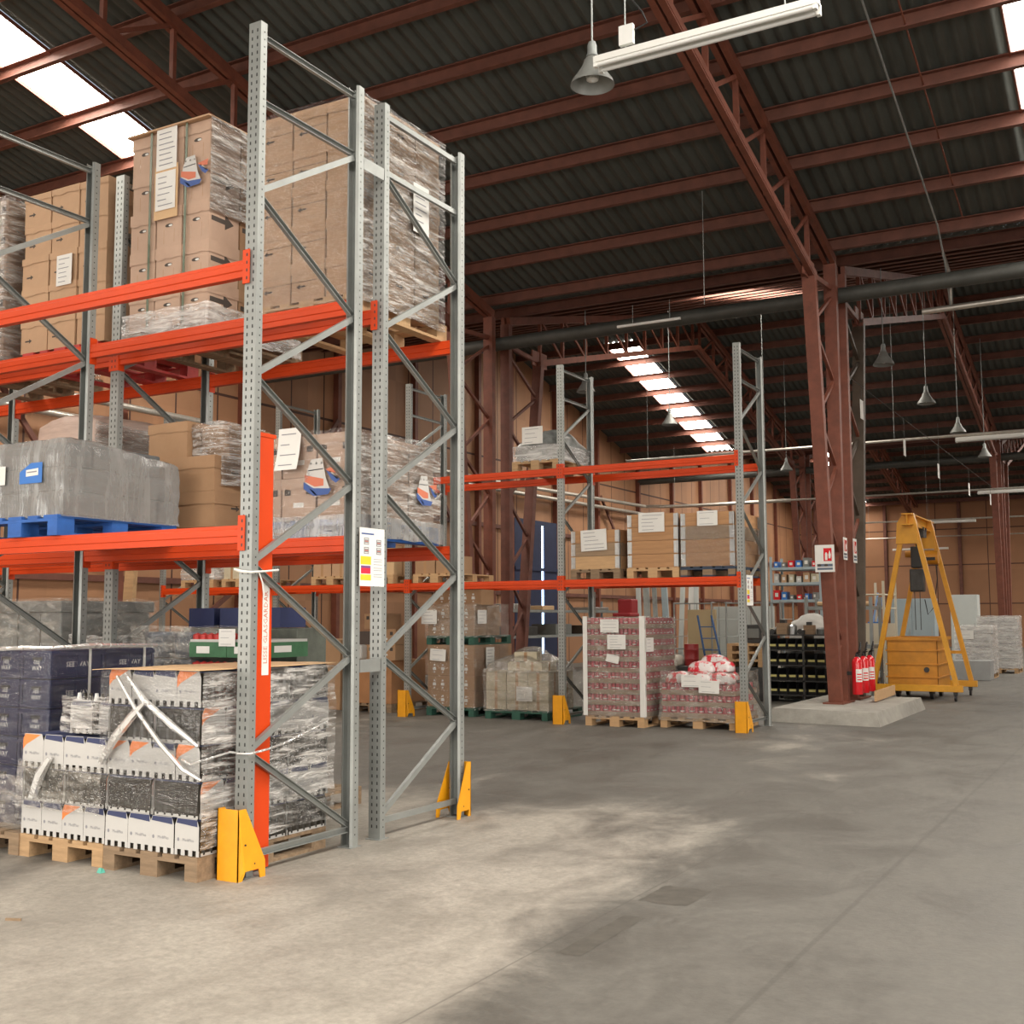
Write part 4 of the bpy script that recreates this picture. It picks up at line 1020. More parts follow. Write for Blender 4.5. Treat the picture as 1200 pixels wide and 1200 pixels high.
def floor_front():
    rnd = random.Random(5)
    def T(k, lab, x, y, z, rz, grp): put(TRAY[k], lab, (x, y, z), rz, grp, 'bottle_tray', 'bottle tray')
    # pallet next to the end upright
    pallet(-5.43, 5.08, 0., 'weathered pallet under the full tray stack by the end upright', WOODD)
    x0, y0, z0 = -5.83, 5.09, .146
    for l in range(5):
        z = z0 + l * .2195
        if l % 2 == 0:
            pat = {0: 'nnnn', 2: 'oono', 4: 'onno'}[l]
            for i in range(4):
                for j in range(3):
                    if j and i < 3: continue
                    T(pat[i] if not j else 'n', 'white-ended bottle tray, %s layer, %s, full stack' % (ORD[l], ('%s along the front' % NTH[i]) if not j else '%s behind the corner' % NTH[j - 1]),
                      x0 + .1 + .2 * i + rnd.uniform(-.003, .003), y0 + .4 * j + rnd.uniform(-.006, .003), z, rnd.uniform(-.01, .01), 'bottle trays of the full stack')
        else:
            for j in range(6):
                T('o' if j == 0 else 'n', 'bottle tray turned crosswise, %s layer, %s from the front, full stack' % (ORD[l], NTH[j]), x0 + .806, y0 + .1 + .2 * j, z, math.pi / 2, 'bottle trays of the full stack')
            T('n', 'bottle tray turned crosswise, %s layer, behind film at the front, full stack' % ORD[l], x0 + .40, y0 + .1, z, math.pi / 2, 'bottle trays of the full stack')
    m = MB(); n = 8
    vs = []
    for j in range(2):
        for i in range(n + 1):
            for k in range(n + 1):
                a, b = i / n, k / n; vs.append((-5.91 + .93 * a, 5.02 + 1.36 * b, 1.247 + .006 * noise.noise(Vector((a * 3, b * 3, 0))) - .012 * (1 - a) ** 3 + .004 * j))
    K = n + 1; F = []
    for i in range(n):
        for k in range(n):
            q = i * K + k; F += [(q, q + K, q + K + 1, q + 1)[::-1], tuple(K * K + t for t in (q, q + K, q + K + 1, q + 1))]
    per = [i * K for i in range(n)] + [n * K + k for k in range(n)] + [i * K + n for i in range(n, 0, -1)] + [k for k in range(n, 0, -1)]
    F += [(per[i], per[(i + 1) % len(per)], K * K + per[(i + 1) % len(per)], K * K + per[i]) for i in range(len(per))]
    m.add(vs, F, CARDL); solo('cardboard_sheet', m, 'pale cardboard sheet lying on top of the full tray stack', 'cardboard sheet', (-5.45, 5.7, 1.245), smooth=True)
    film(-5.85, -5.0, 5.06, 6.32, .20, 1.24, 'glossy crumpled film round the side of the full tray stack', FILMS, 31, faces='R', nx=20, nz=22, amp=.014)
    film(-5.86, -5.0, 5.055, 6.32, .40, 1.24, 'clear creased film across the front of the full tray stack', FILM, 33, faces='F', nx=16, nz=16, amp=.012)
    def rope(pts, r, lab):
        m = MB(); m.tube(pts, r, ROPE, 6); solo('film_rope', m, lab, 'stretch film', pts[0], smooth=True)
    rope([(-5.70, 5.035, 1.20), (-5.52, 5.03, 1.0), (-5.30, 5.03, .80), (-5.10, 5.02, .66), (-4.99, 5.06, .6)], [.010, .014, .016, .013, .01], 'first twisted film strand slanting down the full tray stack')
    rope([(-5.62, 5.03, 1.22), (-5.44, 5.02, 1.06), (-5.2, 5.02, .92), (-5.0, 5.04, .80)], [.008, .018, .02, .012], 'second twisted film strand slanting down the full tray stack')
    rope([(-5.84, 5.05, .66), (-5.7, 5.03, .82), (-5.55, 5.03, .96), (-5.45, 5.04, 1.05)], [.02, .028, .026, .014], 'wide milky film strand rising across the full tray stack')
    rope([(-5.12, 5.03, .72), (-5.02, 5.0, .70), (-4.97, 5.22, .74), (-4.975, 5.285, .745), (-4.90, 5.27, .742), (-4.835, 5.30, .74), (-4.82, 5.45, .755), (-4.835, 5.62, .775), (-4.96, 6.2, .86)], [.008, .008, .007, .007, .007, .007, .007, .007, .006], 'film strand tied from the full tray stack round the end upright')
    # pallet beside it
    pallet(-6.255, 5.10, 0., 'pine pallet under the broken tray stack', WOOD)
    x0 = -6.655; pats = ('nnon', None, 'onnn')
    for l in range(3):
        z = z0 + l * .2195
        for i in range(4 if l != 1 else 0): T(pats[l][i], 'white-ended bottle tray, %s layer, %s along the front, broken stack' % (ORD[l], NTH[i]), x0 + .1 + .2 * i + (.02 if l == 2 else 0), 5.11 + (-.02 if l == 2 else 0), z, rnd.uniform(-.015, .015), 'bottle trays of the broken stack')
        if l == 1:
            for j in range(2): T('n', 'bottle tray turned crosswise in the %s row, middle of the broken stack' % NTH[j], x0 + .40, 5.21 + .2 * j, z, math.pi / 2, 'bottle trays of the broken stack')
            for j in range(2): T('o', 'bottle tray turned crosswise, orange corner outwards, %s row of the broken stack' % NTH[j], x0 + .80, 5.21 + .2 * j, z, math.pi / 2, 'bottle trays of the broken stack')
    z = z0 + 3 * .2195 + .004
    T('n', 'open bottle tray on top of the broken stack, bottle necks showing', -6.20, 5.19, z, .05, 'bottle trays of the broken stack')
    T('n', 'tilted open bottle tray on top of the broken stack, beside the full stack', -5.98, 5.22, z, -.1, 'bottle trays of the broken stack')
    m = MB()
    for i in range(8): m.tube([(-6.27 + .055 * i, 5.23, z + .21), (-6.27 + .055 * i, 5.23, z + .25), (-6.27 + .055 * i, 5.23, z + .262)], [.02, .012, .012], BOTTLE if i % 3 else WHITEP, 8)
    solo('bottle_pack', m, 'row of dark bottle necks sticking out of the open top tray', 'bottle pack', (-6.1, 5.23, z + .21))
    film(-6.31, -5.88, 5.14, 5.6, z + .02, z + .25, 'crumpled shiny film over the open top trays of the broken stack', FILMS, 37, faces='FR', nx=14, nz=10, amp=.025)
    film(-6.67, -5.86, 5.085, 6.3, .33, .62, 'loose clear film hanging across the broken tray stack', FILMC, 38, faces='F', nx=14, nz=8, amp=.02)
    rope([(-6.50, 5.07, .40), (-6.42, 5.06, .55), (-6.33, 5.06, .66)], [.03, .035, .02], 'milky film strand rising across the broken tray stack')
    # navy crates
    pallet(-7.05, 5.09, 0., 'weathered pallet under the navy crates', WOODD)
    def crate():
        w, d, h = .328, .462, .198; m = MB(); e = .012
        m.box(-w / 2 + e, w / 2 - e, e, d - e, 0, h - .012, BLUEC)
        for a, b, c, f in ((-w / 2, w / 2, 0, d),):
            m.box(a, b, c, f, h - .04, h - .02, BLUEC); m.box(a + .004, b - .004, c + .004, f - .004, h - .02, h - .004, BLUEC); m.box(a + .004, b - .004, c + .004, f - .004, .002, .02, BLUEC)
        for x in (-w / 2 + .006, w / 2 - .026): m.box(x, x + .02, .002, .012, .02, h - .04, BLUEC); 
        for y in (.008, d / 2 - .01, d - .028): m.box(w / 2 - .012, w / 2 - .001, y, y + .02, .02, h - .04, BLUEC)
        m.box(-.05, .05, e - .002, e, h - .075, h - .05, HOLE)
        write(m, 'SEE', .045, (0, e - .002, .115), PAPER); write(m, 'WAY', .045, (0, e - .002, .07), PAPER)
        write(m, 'SEE WAY', .05, (w / 2 - e + .0015, d / 2, .095), PAPER, (0, 1, 0))
        return (m.mesh('crate'), None)
    C_ = crate()
    for l in range(6):
        for i in range(3):
            put(C_, 'navy crate with white lettering, %s layer, %s along the front' % (ORD[l], NTH[2 - i]), (-6.81 - .33 * i, 5.30, .146 + .2 * l), 0, 'navy crates', 'bottle_crate', 'crate')
        put(C_, 'navy crate with white lettering, %s layer, behind the corner' % ORD[l], (-6.81, 5.765, .146 + .2 * l), 0, 'navy crates', 'bottle_crate', 'crate')
    for i, y in enumerate((5.62, 6.12)):
        m = MB(); m.box(-6.643, -6.638, y - .01, y + .01, .15, 1.352, STRAPW); m.box(-7.6, -6.638, y - .01, y + .01, 1.348, 1.353, STRAPW)
        solo('strap', m, '%s white strap over the navy crates' % NTH[i], 'strap', (-6.64, y, .15))
    film(-7.64, -6.63, 5.27, 6.26, .13, 1.36, 'clear film round the navy crates, bunched at the top', FILM, 41, faces='FR', nx=16, nz=16, amp=.012)
    film(-7.0, -6.61, 5.2, 6.24, .12, .50, 'cloudy film gathered round the foot of the navy crates', FILMC, 43, faces='FR', nx=12, nz=8, amp=.025, bulge=.03)
    rope([(-7.6, 5.28, 1.30), (-7.2, 5.26, 1.345), (-6.9, 5.26, 1.36), (-6.65, 5.3, 1.36), (-6.62, 5.62, 1.37), (-6.6, 6.2, 1.36)], [.02, .014, .016, .012, .02, .014], 'twisted film edge along the top of the navy crates')
    # crumb of plastic on the floor
    m = MB(); m.add([(-5.78, 4.99, 0), (-5.74, 4.985, 0), (-5.735, 5.02, 0), (-5.775, 5.02, 0), (-5.77, 4.998, .028), (-5.745, 4.995, .03), (-5.745, 5.014, .022), (-5.768, 5.015, .026)], [(0, 3, 2, 1), (4, 5, 6, 7), (0, 1, 5, 4), (1, 2, 6, 5), (2, 3, 7, 6), (3, 0, 4, 7)], mat('turquoise plastic', (.10, .42, .33), .5))
    solo('plastic_block', m, 'tiny turquoise plastic block on the floor before the tray pallets', 'block', (-5.76, 5.0, 0))
    m = MB(); m.bar((-5.29, 3.99, .006), (-5.21, 4.02, .006), .012, .012, WOODD); solo('wood_splinter', m, 'small dark wood splinter lying on the pale floor', 'splinter', (-5.25, 4., 0))
floor_front()

def floor_second():
    # dark blue tubs
    pallet(-7.09, 6.70, 0., 'pallet under the wrapped dark tubs, second row floor', WOODD)
    def tub():
        m = MB(); m.lathe([(.0, 0), (.135, 0), (.15, .17), (.158, .17), (.158, .19), (.15, .205), (0, .205)], GREYP if False else mat('dark blue tub', (.06, .075, .10), .35, 0, .2, 6.), n=20); return (m.mesh('tub', smooth=True), None)
    T_ = tub()
    for l in range(6):
        for i in range(2): put(T_, 'dark blue round tub, %s layer, %s along the front' % (ORD[l], NTH[i]), (-7.24 + .32 * i, 6.88, .146 + .22 * l), 0, 'dark blue tubs', 'plastic_tub', 'tub')
    film(-7.42, -6.76, 6.70, 7.3, .2, 1.50, 'hazy film round the dark blue tubs', FILMC, 51, faces='FR', nx=12, nz=14, amp=.016)
    # green and red produce trays
    pallet(-6.35, 6.70, 0., 'pallet under the green and red trays, second row floor', WOODD)
    def ctray():
        w, d, h = .395, .5, .205; m = MB(); m.box(-w / 2, w / 2, 0, d, 0, h * .58, GREENX); m.box(-w / 2 + .004, w / 2 - .004, .004, d - .004, h * .58, h * .68, WHITEC)
        for k in range(5): m.lathe([(0, 0), (.036, .004), (.036, .04), (0, .055)], REDP, (-w / 2 + .05 + k * .074, .04, h * .66), 8)
        m.quad((-.12, -.001, .03), (.02, -.001, .03), (.02, -.001, .085), (-.12, -.001, .085), PAPER); m.box(w / 2, w / 2 + .001, .1, .3, .04, .09, PAPER)
        return (m.mesh('tray', bevel=0), None)
    G = ctray()
    for l in range(6):
        for i in range(2): put(G, 'green tray of red tops, %s layer, %s along the front' % (ORD[l], NTH[i]), (-6.55 + .40 * i, 6.68, .146 + .222 * l), 0, 'green trays', 'display_tray', 'tray')
    note(-6.33, 6.662, 1.41, .17, .135, 'white sheet on the green trays', rows=3, seed=14)
    bx = carton(.30, .36, .17, mat('dark blue carton', (.02, .03, .10), .6, 0, .15, 4.), '', 0)
    for i in range(3): put(bx, 'dark blue carton lying on the green trays, %s of three' % NTH[i], (-7.3 + .37 * i, 7.36, 1.482), .03 * i, 'dark blue cartons on the green trays')
    for i in range(2): pallet(-7.1 + .9 * i, 7.3, 1.36 - .25, 'x', WOODD) if False else None
    m = MB(); m.box(-7.5, -6.2, 7.34, 7.72, .146, 1.478, mat('dull packed goods', (.10, .11, .09), .7, 0, .3, 6.)); solo('packed_block', m, 'tall dull block of packed goods behind the green trays', 'packed goods', (-6.8, 7.4, .146), bevel=.01)
    # grey bulk box
    t = thing('bulk_box', 'dark grey plastic bulk box in the second row, behind the navy crates', 'bulk box', (-8.85, 6.72, 0))
    m = MB(); m.box(-9.4, -8.32, 6.72, 7.72, .14, 1.62, GREYP); part('box_body', m, t, bevel=.015)
    m = MB(); m.box(-9.43, -8.29, 6.69, 7.75, 1.62, 1.72, GREYP); part('lid', m, t, bevel=.012)
    for x in (-9.36, -8.92, -8.48): m = MB(); m.box(x, x + .12, 6.74, 7.7, 0, .14, GREYP); part('runner', m, t)
    for x in (-9.2, -8.9, -8.6): m = MB(); m.box(x - .02, x + .02, 6.705, 6.72, .2, 1.6, GREYP); part('rib', m, t)
    film(-9.45, -8.27, 6.67, 7.77, 1.2, 1.74, 'hazy film round the grey bulk box', FILMC, 55, faces='FR', nx=12, nz=8, amp=.012)
    # low dark crates between
    m = MB(); m.box(-8.2, -7.54, 6.75, 7.6, 0, 1.36, mat('charcoal pack', (.05, .05, .045), .6, 0, .3, 6.)); solo('packed_block', m, 'charcoal block of packed goods between bulk box and dark tubs', 'packed goods', (-7.8, 7.1, 0), bevel=.01)
    film(-8.22, -7.52, 6.73, 7.62, .9, 1.42, 'shiny film crumpled on the charcoal packed block', FILMS, 57, faces='FR', nx=12, nz=8, amp=.02)
    m = MB(); m.bar((-10.15, 9.0, 0), (-10.02, 9.05, 2.7), .14, .06, WOODL, (0, 1, 0)); solo('timber_plank', m, 'fresh pine plank standing upright behind the double rack', 'plank', (-10.1, 9., 0))
floor_second()
# ------------------------------------------------------------------ loads of the farther rack
def far_rack():
    # top level: sheeted heap
    pallet(-8.21, 15.2, 3.817, 'pine pallet under the sheeted heap, top of the farther rack', WOOD)
    t = lump('sheeted_heap', -8.58, -7.82, 15.24, 16.35, 3.965, 4.50, mat('grey sheeting', (.20, .21, .20), .4, .1, .5, 5., .4, 8), 'dark heap under a shiny grey sheet on the top of the farther rack', 'wrapped load', 5, amp=.05, dome=.75)
    film(-8.60, -7.80, 15.22, 16.37, 3.95, 4.2, 'bright film tucked round the foot of the sheeted heap', FILMW, 61, faces='FR', nx=10, nz=5, amp=.02)
    note(-8.25, 15.20, 4.35, .36, .27, 'white sheet on the dark sheeted heap', rows=4, seed=21)
    # three collar crates
    def collar(w, d, h, mt):
        return [mt, w, d, h]
    def crate(x, n, h, pm, names, mts, lab, pbl=None):
        pallet(x, 15.2, 2.127, 'pallet under the %s wooden collar crate' % lab, pm, blk=pbl)
        z = 2.273
        for i in range(n):
            nm_ = names[i]
            r = thing('pallet_collar', '%s wooden collar of the %s crate, farther rack' % (nm_, lab), 'pallet collar', (x, 15.22, z), group='wooden pallet collars')
            w, d, th = .38, 1.16, .022
            for a, b, c, e in ((x - w, x + w, 15.22, 15.22 + th), (x - w, x + w, 15.22 + d - th, 15.22 + d), (x - w, x - w + th, 15.22 + th, 15.22 + d - th), (x + w - th, x + w, 15.22 + th, 15.22 + d - th)):
                m = MB(); m.box(a, b, c, e, z, z + h - .004, mts[i]); part('board', m, r)
            for sx in (-1, 1):
                for yy in (15.22, 15.22 + d):
                    m = MB(); X = x + sx * w; s = -1 if yy < 15.5 else 1
                    m.box(*sorted((X - sx * .055, X + sx * .006)), *sorted((yy, yy + s * .006)), z + .01, z + h - .014, SILVER); m.box(*sorted((X, X + sx * .006)), *sorted((yy, yy - s * .055)), z + .01, z + h - .014, SILVER)
                    m.tube([(X + sx * .004, yy + s * .004, z + .005), (X + sx * .004, yy + s * .004, z + h - .01)], .011, SILVER, 8)
                    part('hinge', m, r)
            z += h
        m = MB(); m.box(x - .355, x + .355, 15.245, 16.355, z - .02, z - .004, WOODC); solo('crate_lid', m, 'board closing the top of the %s wooden collar crate' % lab, 'lid', (x, 15.25, z - .02))
    crate(-7.215, 3, .193, WOODD, ('lowest', 'middle', 'topmost'), (WOODL, WOODG, WOODC), 'low')
    crate(-6.30, 4, .195, WOODL, ('lowest', 'second', 'third', 'topmost'), (WOODC, WOODC, WOODC, WOODC), 'tall uncovered')
    crate(-5.475, 4, .191, NAVYP, ('lowest', 'second', 'third', 'topmost'), (WOODC, WOODC, WOODG, WOODC), 'film-wrapped', WOODD)
    note(-7.23, 15.205, 2.70, .42, .31, 'large white sheet on the low wooden collar crate', rows=5, seed=22, tilt=.04)
    note(-6.31, 15.205, 2.925, .40, .28, 'large white sheet on the tall uncovered collar crate', rows=5, seed=23)
    note(-5.46, 15.19, 2.945, .30, .21, 'white sheet on the film-wrapped collar crate', rows=3, seed=24)
    film(-5.87, -5.08, 15.20, 16.40, 2.26, 2.84, 'clear film round the lower collars of the film-wrapped crate', FILM, 62, faces='FR', nx=12, nz=10, amp=.012)
    # pallets farther along the middle level, seen between the posts
    for i, (x, wd, lab) in enumerate(((-10.05, .7, 'beside the post'), (-11.25, .8, 'first of the next bay'), (-12.15, .8, 'second of the next bay'), (-14.2, .8, 'past two posts'), (-15.2, .8, 'past two posts, next to last'))):
        pallet(x, 15.2, 2.127, 'pine pallet on the middle level of the farther rack, %s' % lab, WOODL)
        if i < 4:
            c = carton(.38, .5, (.28, .48, .44, .22)[i], (CARD2, CARDL, CARD, CREAMB)[i], 't', 0)
            for k in range(2): put(c, 'tan carton on the middle-level pallet %s, farther rack, %s of two' % (lab, NTH[k]), (x - .2 + .4 * k, 15.24, 2.273))
        else: film(x - .38, x + .38, 15.22, 16.3, 2.27, 2.5, 'heap of empty white film on a middle-level pallet of the farther rack', FILMW, 63, nx=8, nz=6, amp=.05, top=True)
    # floor level: red can pallet
    def can_tray(w, d, h, n, nd):
        m = MB(); m.box(-w / 2, w / 2, 0, d, 0, h * .42, TRAYB); m.box(-w / 2 + .01, w / 2 - .01, .01, d - .01, h * .42, h * .46, CANRED)
        r = w / n / 2
        cans = [(-w / 2 + r + 2 * r * i, r) for i in range(n)] + [(w / 2 - r, r + 2 * r * j) for j in range(1, nd)]
        for x, y in cans: m.lathe([(0, h * .1), (r * .93, h * .1), (r * .93, h * .9), (r * .8, h * .97), (0, h * .975)], CANRED, (x, y + .003, 0), 10)
        for x, y in cans[::2]: m.lathe([(r * .935, h * .52), (r * .935, h * .62)], PAPER, (x, y + .003, 0), 10)
        return (m.mesh('can_tray', smooth=True), None)
    pallet(-6.895, 15.13, 0., 'pine pallet under the tall red can stack', WOODL, w=.92)
    ct = can_tray(.46, .40, .157, 7, 6)
    for l in range(9):
        for i in range(2): put(ct, 'cardboard tray of red cans, %s layer, %s along the front, tall stack' % (ORD[l], NTH[i]), (-7.125 + .462 * i, 15.16, .146 + .157 * l), 0, 'trays of red cans', 'can_tray', 'can tray')
        for j in range(2): put(ct, 'cardboard tray of red cans, %s layer, %s behind the corner, tall stack' % (ORD[l], NTH[j]), (-6.663, 15.562 + .402 * j, .146 + .157 * l), 0, 'trays of red cans', 'can_tray', 'can tray')
    film(-7.37, -6.42, 15.14, 16.38, .12, 1.575, 'clear film round the tall red can stack', FILMC, 64, faces='FR', nx=14, nz=16, amp=.012)
    for x, y, lab in ((-7.345, 15.12, 'white corner board at the outer edge of the tall red can stack'), (-6.45, 15.12, 'white corner board between front and side of the tall red can stack')):
        m = MB(); m.box(x - .035, x + .035, y - .004, y, .15, 1.58, STRAPW); m.box(x - .035 if x < -7 else x + .035, (x - .03) if x < -7 else x + .039, y, y + .06, .15, 1.58, STRAPW)
        solo('corner_board', m, lab, 'corner board', (x, y, .15))
    note(-6.945, 15.105, 1.44, .29, .19, 'topmost white sheet on the tall red can stack', rows=4, seed=25); note(-6.835, 15.10, 1.21, .29, .21, 'second white sheet on the tall red can stack', rows=5, seed=26)
    note(-6.90, 15.105, .967, .20, .11, 'small crooked white sheet on the tall red can stack', rows=2, seed=27, tilt=-.2); note(-6.40, 15.30, 1.17, .28, .20, 'white sheet round the corner of the tall red can stack', 'R', rows=4, seed=28)
    # red bag load
    pallet(-5.72, 15.36, 0., 'pine pallet under the low red bag load', WOODL, w=1.12, d=1.0)
    bt = can_tray(.55, .48, .16, 8, 5)
    for l in range(3):
        for i in range(2): put(bt, 'cardboard tray of red packs, %s layer, %s along the front, low load' % (ORD[l], NTH[i]), (-6.0 + .552 * i, 15.39, .146 + .16 * l), 0, 'trays of the low red load', 'can_tray', 'can tray')
        put(bt, 'cardboard tray of red packs, %s layer, behind the corner, low load' % ORD[l], (-5.448, 15.875, .146 + .16 * l), 0, 'trays of the low red load', 'can_tray', 'can tray')
    bagm = mat('red and white bag', (.66, .62, .60), .4, 0, 0, 7., .3, 10, col2=(.55, .015, .03)); [setattr(e, 'position', p) for n_ in bagm.node_tree.nodes if n_.type == 'VALTORGB' for e, p in zip(n_.color_ramp.elements, (.47, .53))]; rnd = random.Random(4)
    for i, (x, y, z) in enumerate(((-6.02, 15.5, .63), (-5.7, 15.48, .64), (-5.42, 15.5, .63), (-5.88, 15.85, .66), (-5.5, 15.85, .66), (-5.72, 15.62, .78), (-5.5, 15.7, .79), (-5.62, 15.85, .86))):
        lump('bag', x - .19, x + .19, y - .14, y + .18, z, z + .15, bagm, 'red and white bag, %s heaped on the low red load' % NTH[i], 'bag', i, n=7, amp=.03, dome=.6, group='bags on the low red load')
    film(-6.30, -5.14, 15.35, 16.40, .10, .80, 'clear film round the low red bag load, pulled up over the bags', FILMC, 65, faces='FR', nx=14, nz=12, amp=.02, taper=.05)
    note(-5.79, 15.325, .665, .30, .17, 'white sheet on the low red bag load', rows=3, seed=29); note(-5.53, 15.32, .59, .30, .18, 'second white sheet under film on the low red bag load', rows=3, seed=30, tilt=-.03)
    m = MB(); m.box(-5.80, -5.72, 15.6, 15.75, 0, .03, BLUES); solo('blue_scrap', m, 'scrap of blue plastic under the pallet of the low red load', 'scrap', (-5.76, 15.6, 0))
    # cream wrapped load
    pallet(-8.70, 15.45, 0., 'green pallet under the cream wrapped load', GREENP, w=1.1)
    cb = carton(.36, .42, .145, CREAMB, 't', .0)
    for l in range(4):
        for i in range(3): put(cb, 'cream carton, %s layer, %s along the front, wrapped mound' % (ORD[l], NTH[i]), (-9.08 + .372 * i, 15.50, .146 + .147 * l), rnd.uniform(-.03, .03), 'cream cartons of the wrapped mound')
        put(cb, 'cream carton, %s layer, behind the corner, wrapped mound' % ORD[l], (-8.336, 15.93, .146 + .147 * l), 0, 'cream cartons of the wrapped mound')
    for i, (x, z, r) in enumerate(((-8.75, .735, .1), (-8.5, .74, -.1), (-8.62, .885, .3))): put(cb, 'cream carton, %s of three heaped on the wrapped mound' % NTH[i], (x, 15.62, z), r, 'cream cartons of the wrapped mound')
    film(-9.27, -8.12, 15.46, 16.6, .12, .78, 'cloudy film round the sides of the cream mound', FILMC, 66, faces='FR', nx=16, nz=10, amp=.03, bulge=.03)
    o = lump('stretch_wrap', -9.26, -8.13, 15.47, 16.4, .72, 1.12, FILMC, 'cloudy film tented over the top of the cream mound', 'stretch film', 8, amp=.04, dome=1.3)
    note(-8.54, 15.43, .40, .28, .22, 'pale sheet behind film on the cream mound', rows=3, seed=31)
    # double-stacked brown cartons
    for z, lab in ((0., 'lower'), (1.135, 'upper')): pallet(-9.97, 15.55, z, '%s green pallet of the double-stacked brown cartons' % lab, GREENP, w=.9)
    kb = carton(.44, .40, .245, CARD2, 's', .0)
    for l in range(4):
        for i in range(2): put(kb, 'brown carton with pale prints, %s layer, %s along the front, lower stack' % (ORD[l], NTH[i]), (-10.19 + .445 * i, 15.57, .146 + .247 * l), rnd.uniform(-.01, .01), 'brown cartons of the lower stack')
        for j in range(2): put(kb, 'brown carton with pale prints, %s layer, %s behind the corner, lower stack' % (ORD[l], NTH[j]), (-9.74, 15.975 + .4 * j, .146 + .247 * l), math.pi / 2 * 0, 'brown cartons of the lower stack')
    for l in range(3):
        for i in range(2):
            put(kb, 'brown carton with pale prints, %s layer, %s along the front, upper stack' % (ORD[l], NTH[i]), (-10.19 + .445 * i + (.06 if l == 2 else 0), 15.57 + (.12 if l == 2 else 0), 1.281 + .215 * l * 1.15), rnd.uniform(-.01, .01), 'brown cartons of the upper stack')
        if l < 2: put(kb, 'brown carton with pale prints, %s layer, behind the corner, upper stack' % ORD[l], (-9.74, 15.975, 1.281 + .247 * l), 0, 'brown cartons of the upper stack')
    film(-10.44, -9.49, 15.54, 16.6, 1.25, 1.80, 'creased film round the upper brown carton stack', FILMC, 67, faces='FR', nx=14, nz=10, amp=.02)
    film(-10.43, -9.49, 15.545, 16.6, .12, 1.13, 'clear film round the lower brown carton stack', FILM, 68, faces='FR', nx=14, nz=12, amp=.012)
    note(-10.35 + .0, 15.515, 1.58, .30, .225, 'white sheet on the front of the upper brown stack', rows=4, seed=32); note(-10.18, 15.52, .97, .30, .19, 'white sheet on the front of the lower brown stack', rows=3, seed=33, tilt=-.06)
    note(-9.465, 15.72, 1.58, .28, .22, 'white sheet on the side of the upper brown stack', 'R', rows=4, seed=34); note(-9.47, 15.98, .92, .26, .34, 'white sheet on the side of the lower brown stack', 'R', rows=6, seed=35)
    # plywood crate with cartons on it
    pallet(-11.55, 15.6, 0., 'pallet under the brown plywood crate', WOODD)
    m = MB(); m.box(-11.95, -11.15, 15.6, 16.6, .146, .86, mat('brown plywood', (.36, .17, .07), .7, 0, .15, 3.))
    m.box(-11.50, -11.46, 15.595, 15.6, .3, .6, PAPER); solo('plywood_crate', m, 'brown plywood crate on a pallet under the farther rack', 'crate', (-11.55, 15.6, .146), bevel=.006)
    pm = carton(.42, .5, .26, CARD2, 'g', 0); pd = carton(.42, .5, .22, mat('dark carton', (.08, .06, .05), .7), '', 0)
    for i, (x, z, mm, lab) in enumerate(((-11.75, .862, pm, 'lower brown carton on the plywood crate'), (-11.32, .862, pm, 'second lower brown carton on the plywood crate'), (-11.75, 1.124, pd, 'dark carton stacked over the plywood crate'), (-11.32, 1.124, pm, 'brown carton beside the dark carton over the plywood crate'), (-11.55, 1.386, pm, 'topmost brown carton over the plywood crate'))):
        put(mm, lab, (x, 15.65, z))
    m = MB(); m.box(-11.97, -11.7, 15.5, 15.7, .88, 1.12, WHITEC); solo('white_sack', m, 'white sack slumped on the front of the plywood crate', 'sack', (-11.85, 15.6, .87), bevel=.04)
    m = MB(); m.box(-13.1, -12.3, 15.7, 16.6, 0, 1.2, CARD2); solo('packed_block', m, 'tall brown carton block in the dark bay of the farther rack', 'packed goods', (-12.7, 15.7, 0), bevel=.01)
far_rack()

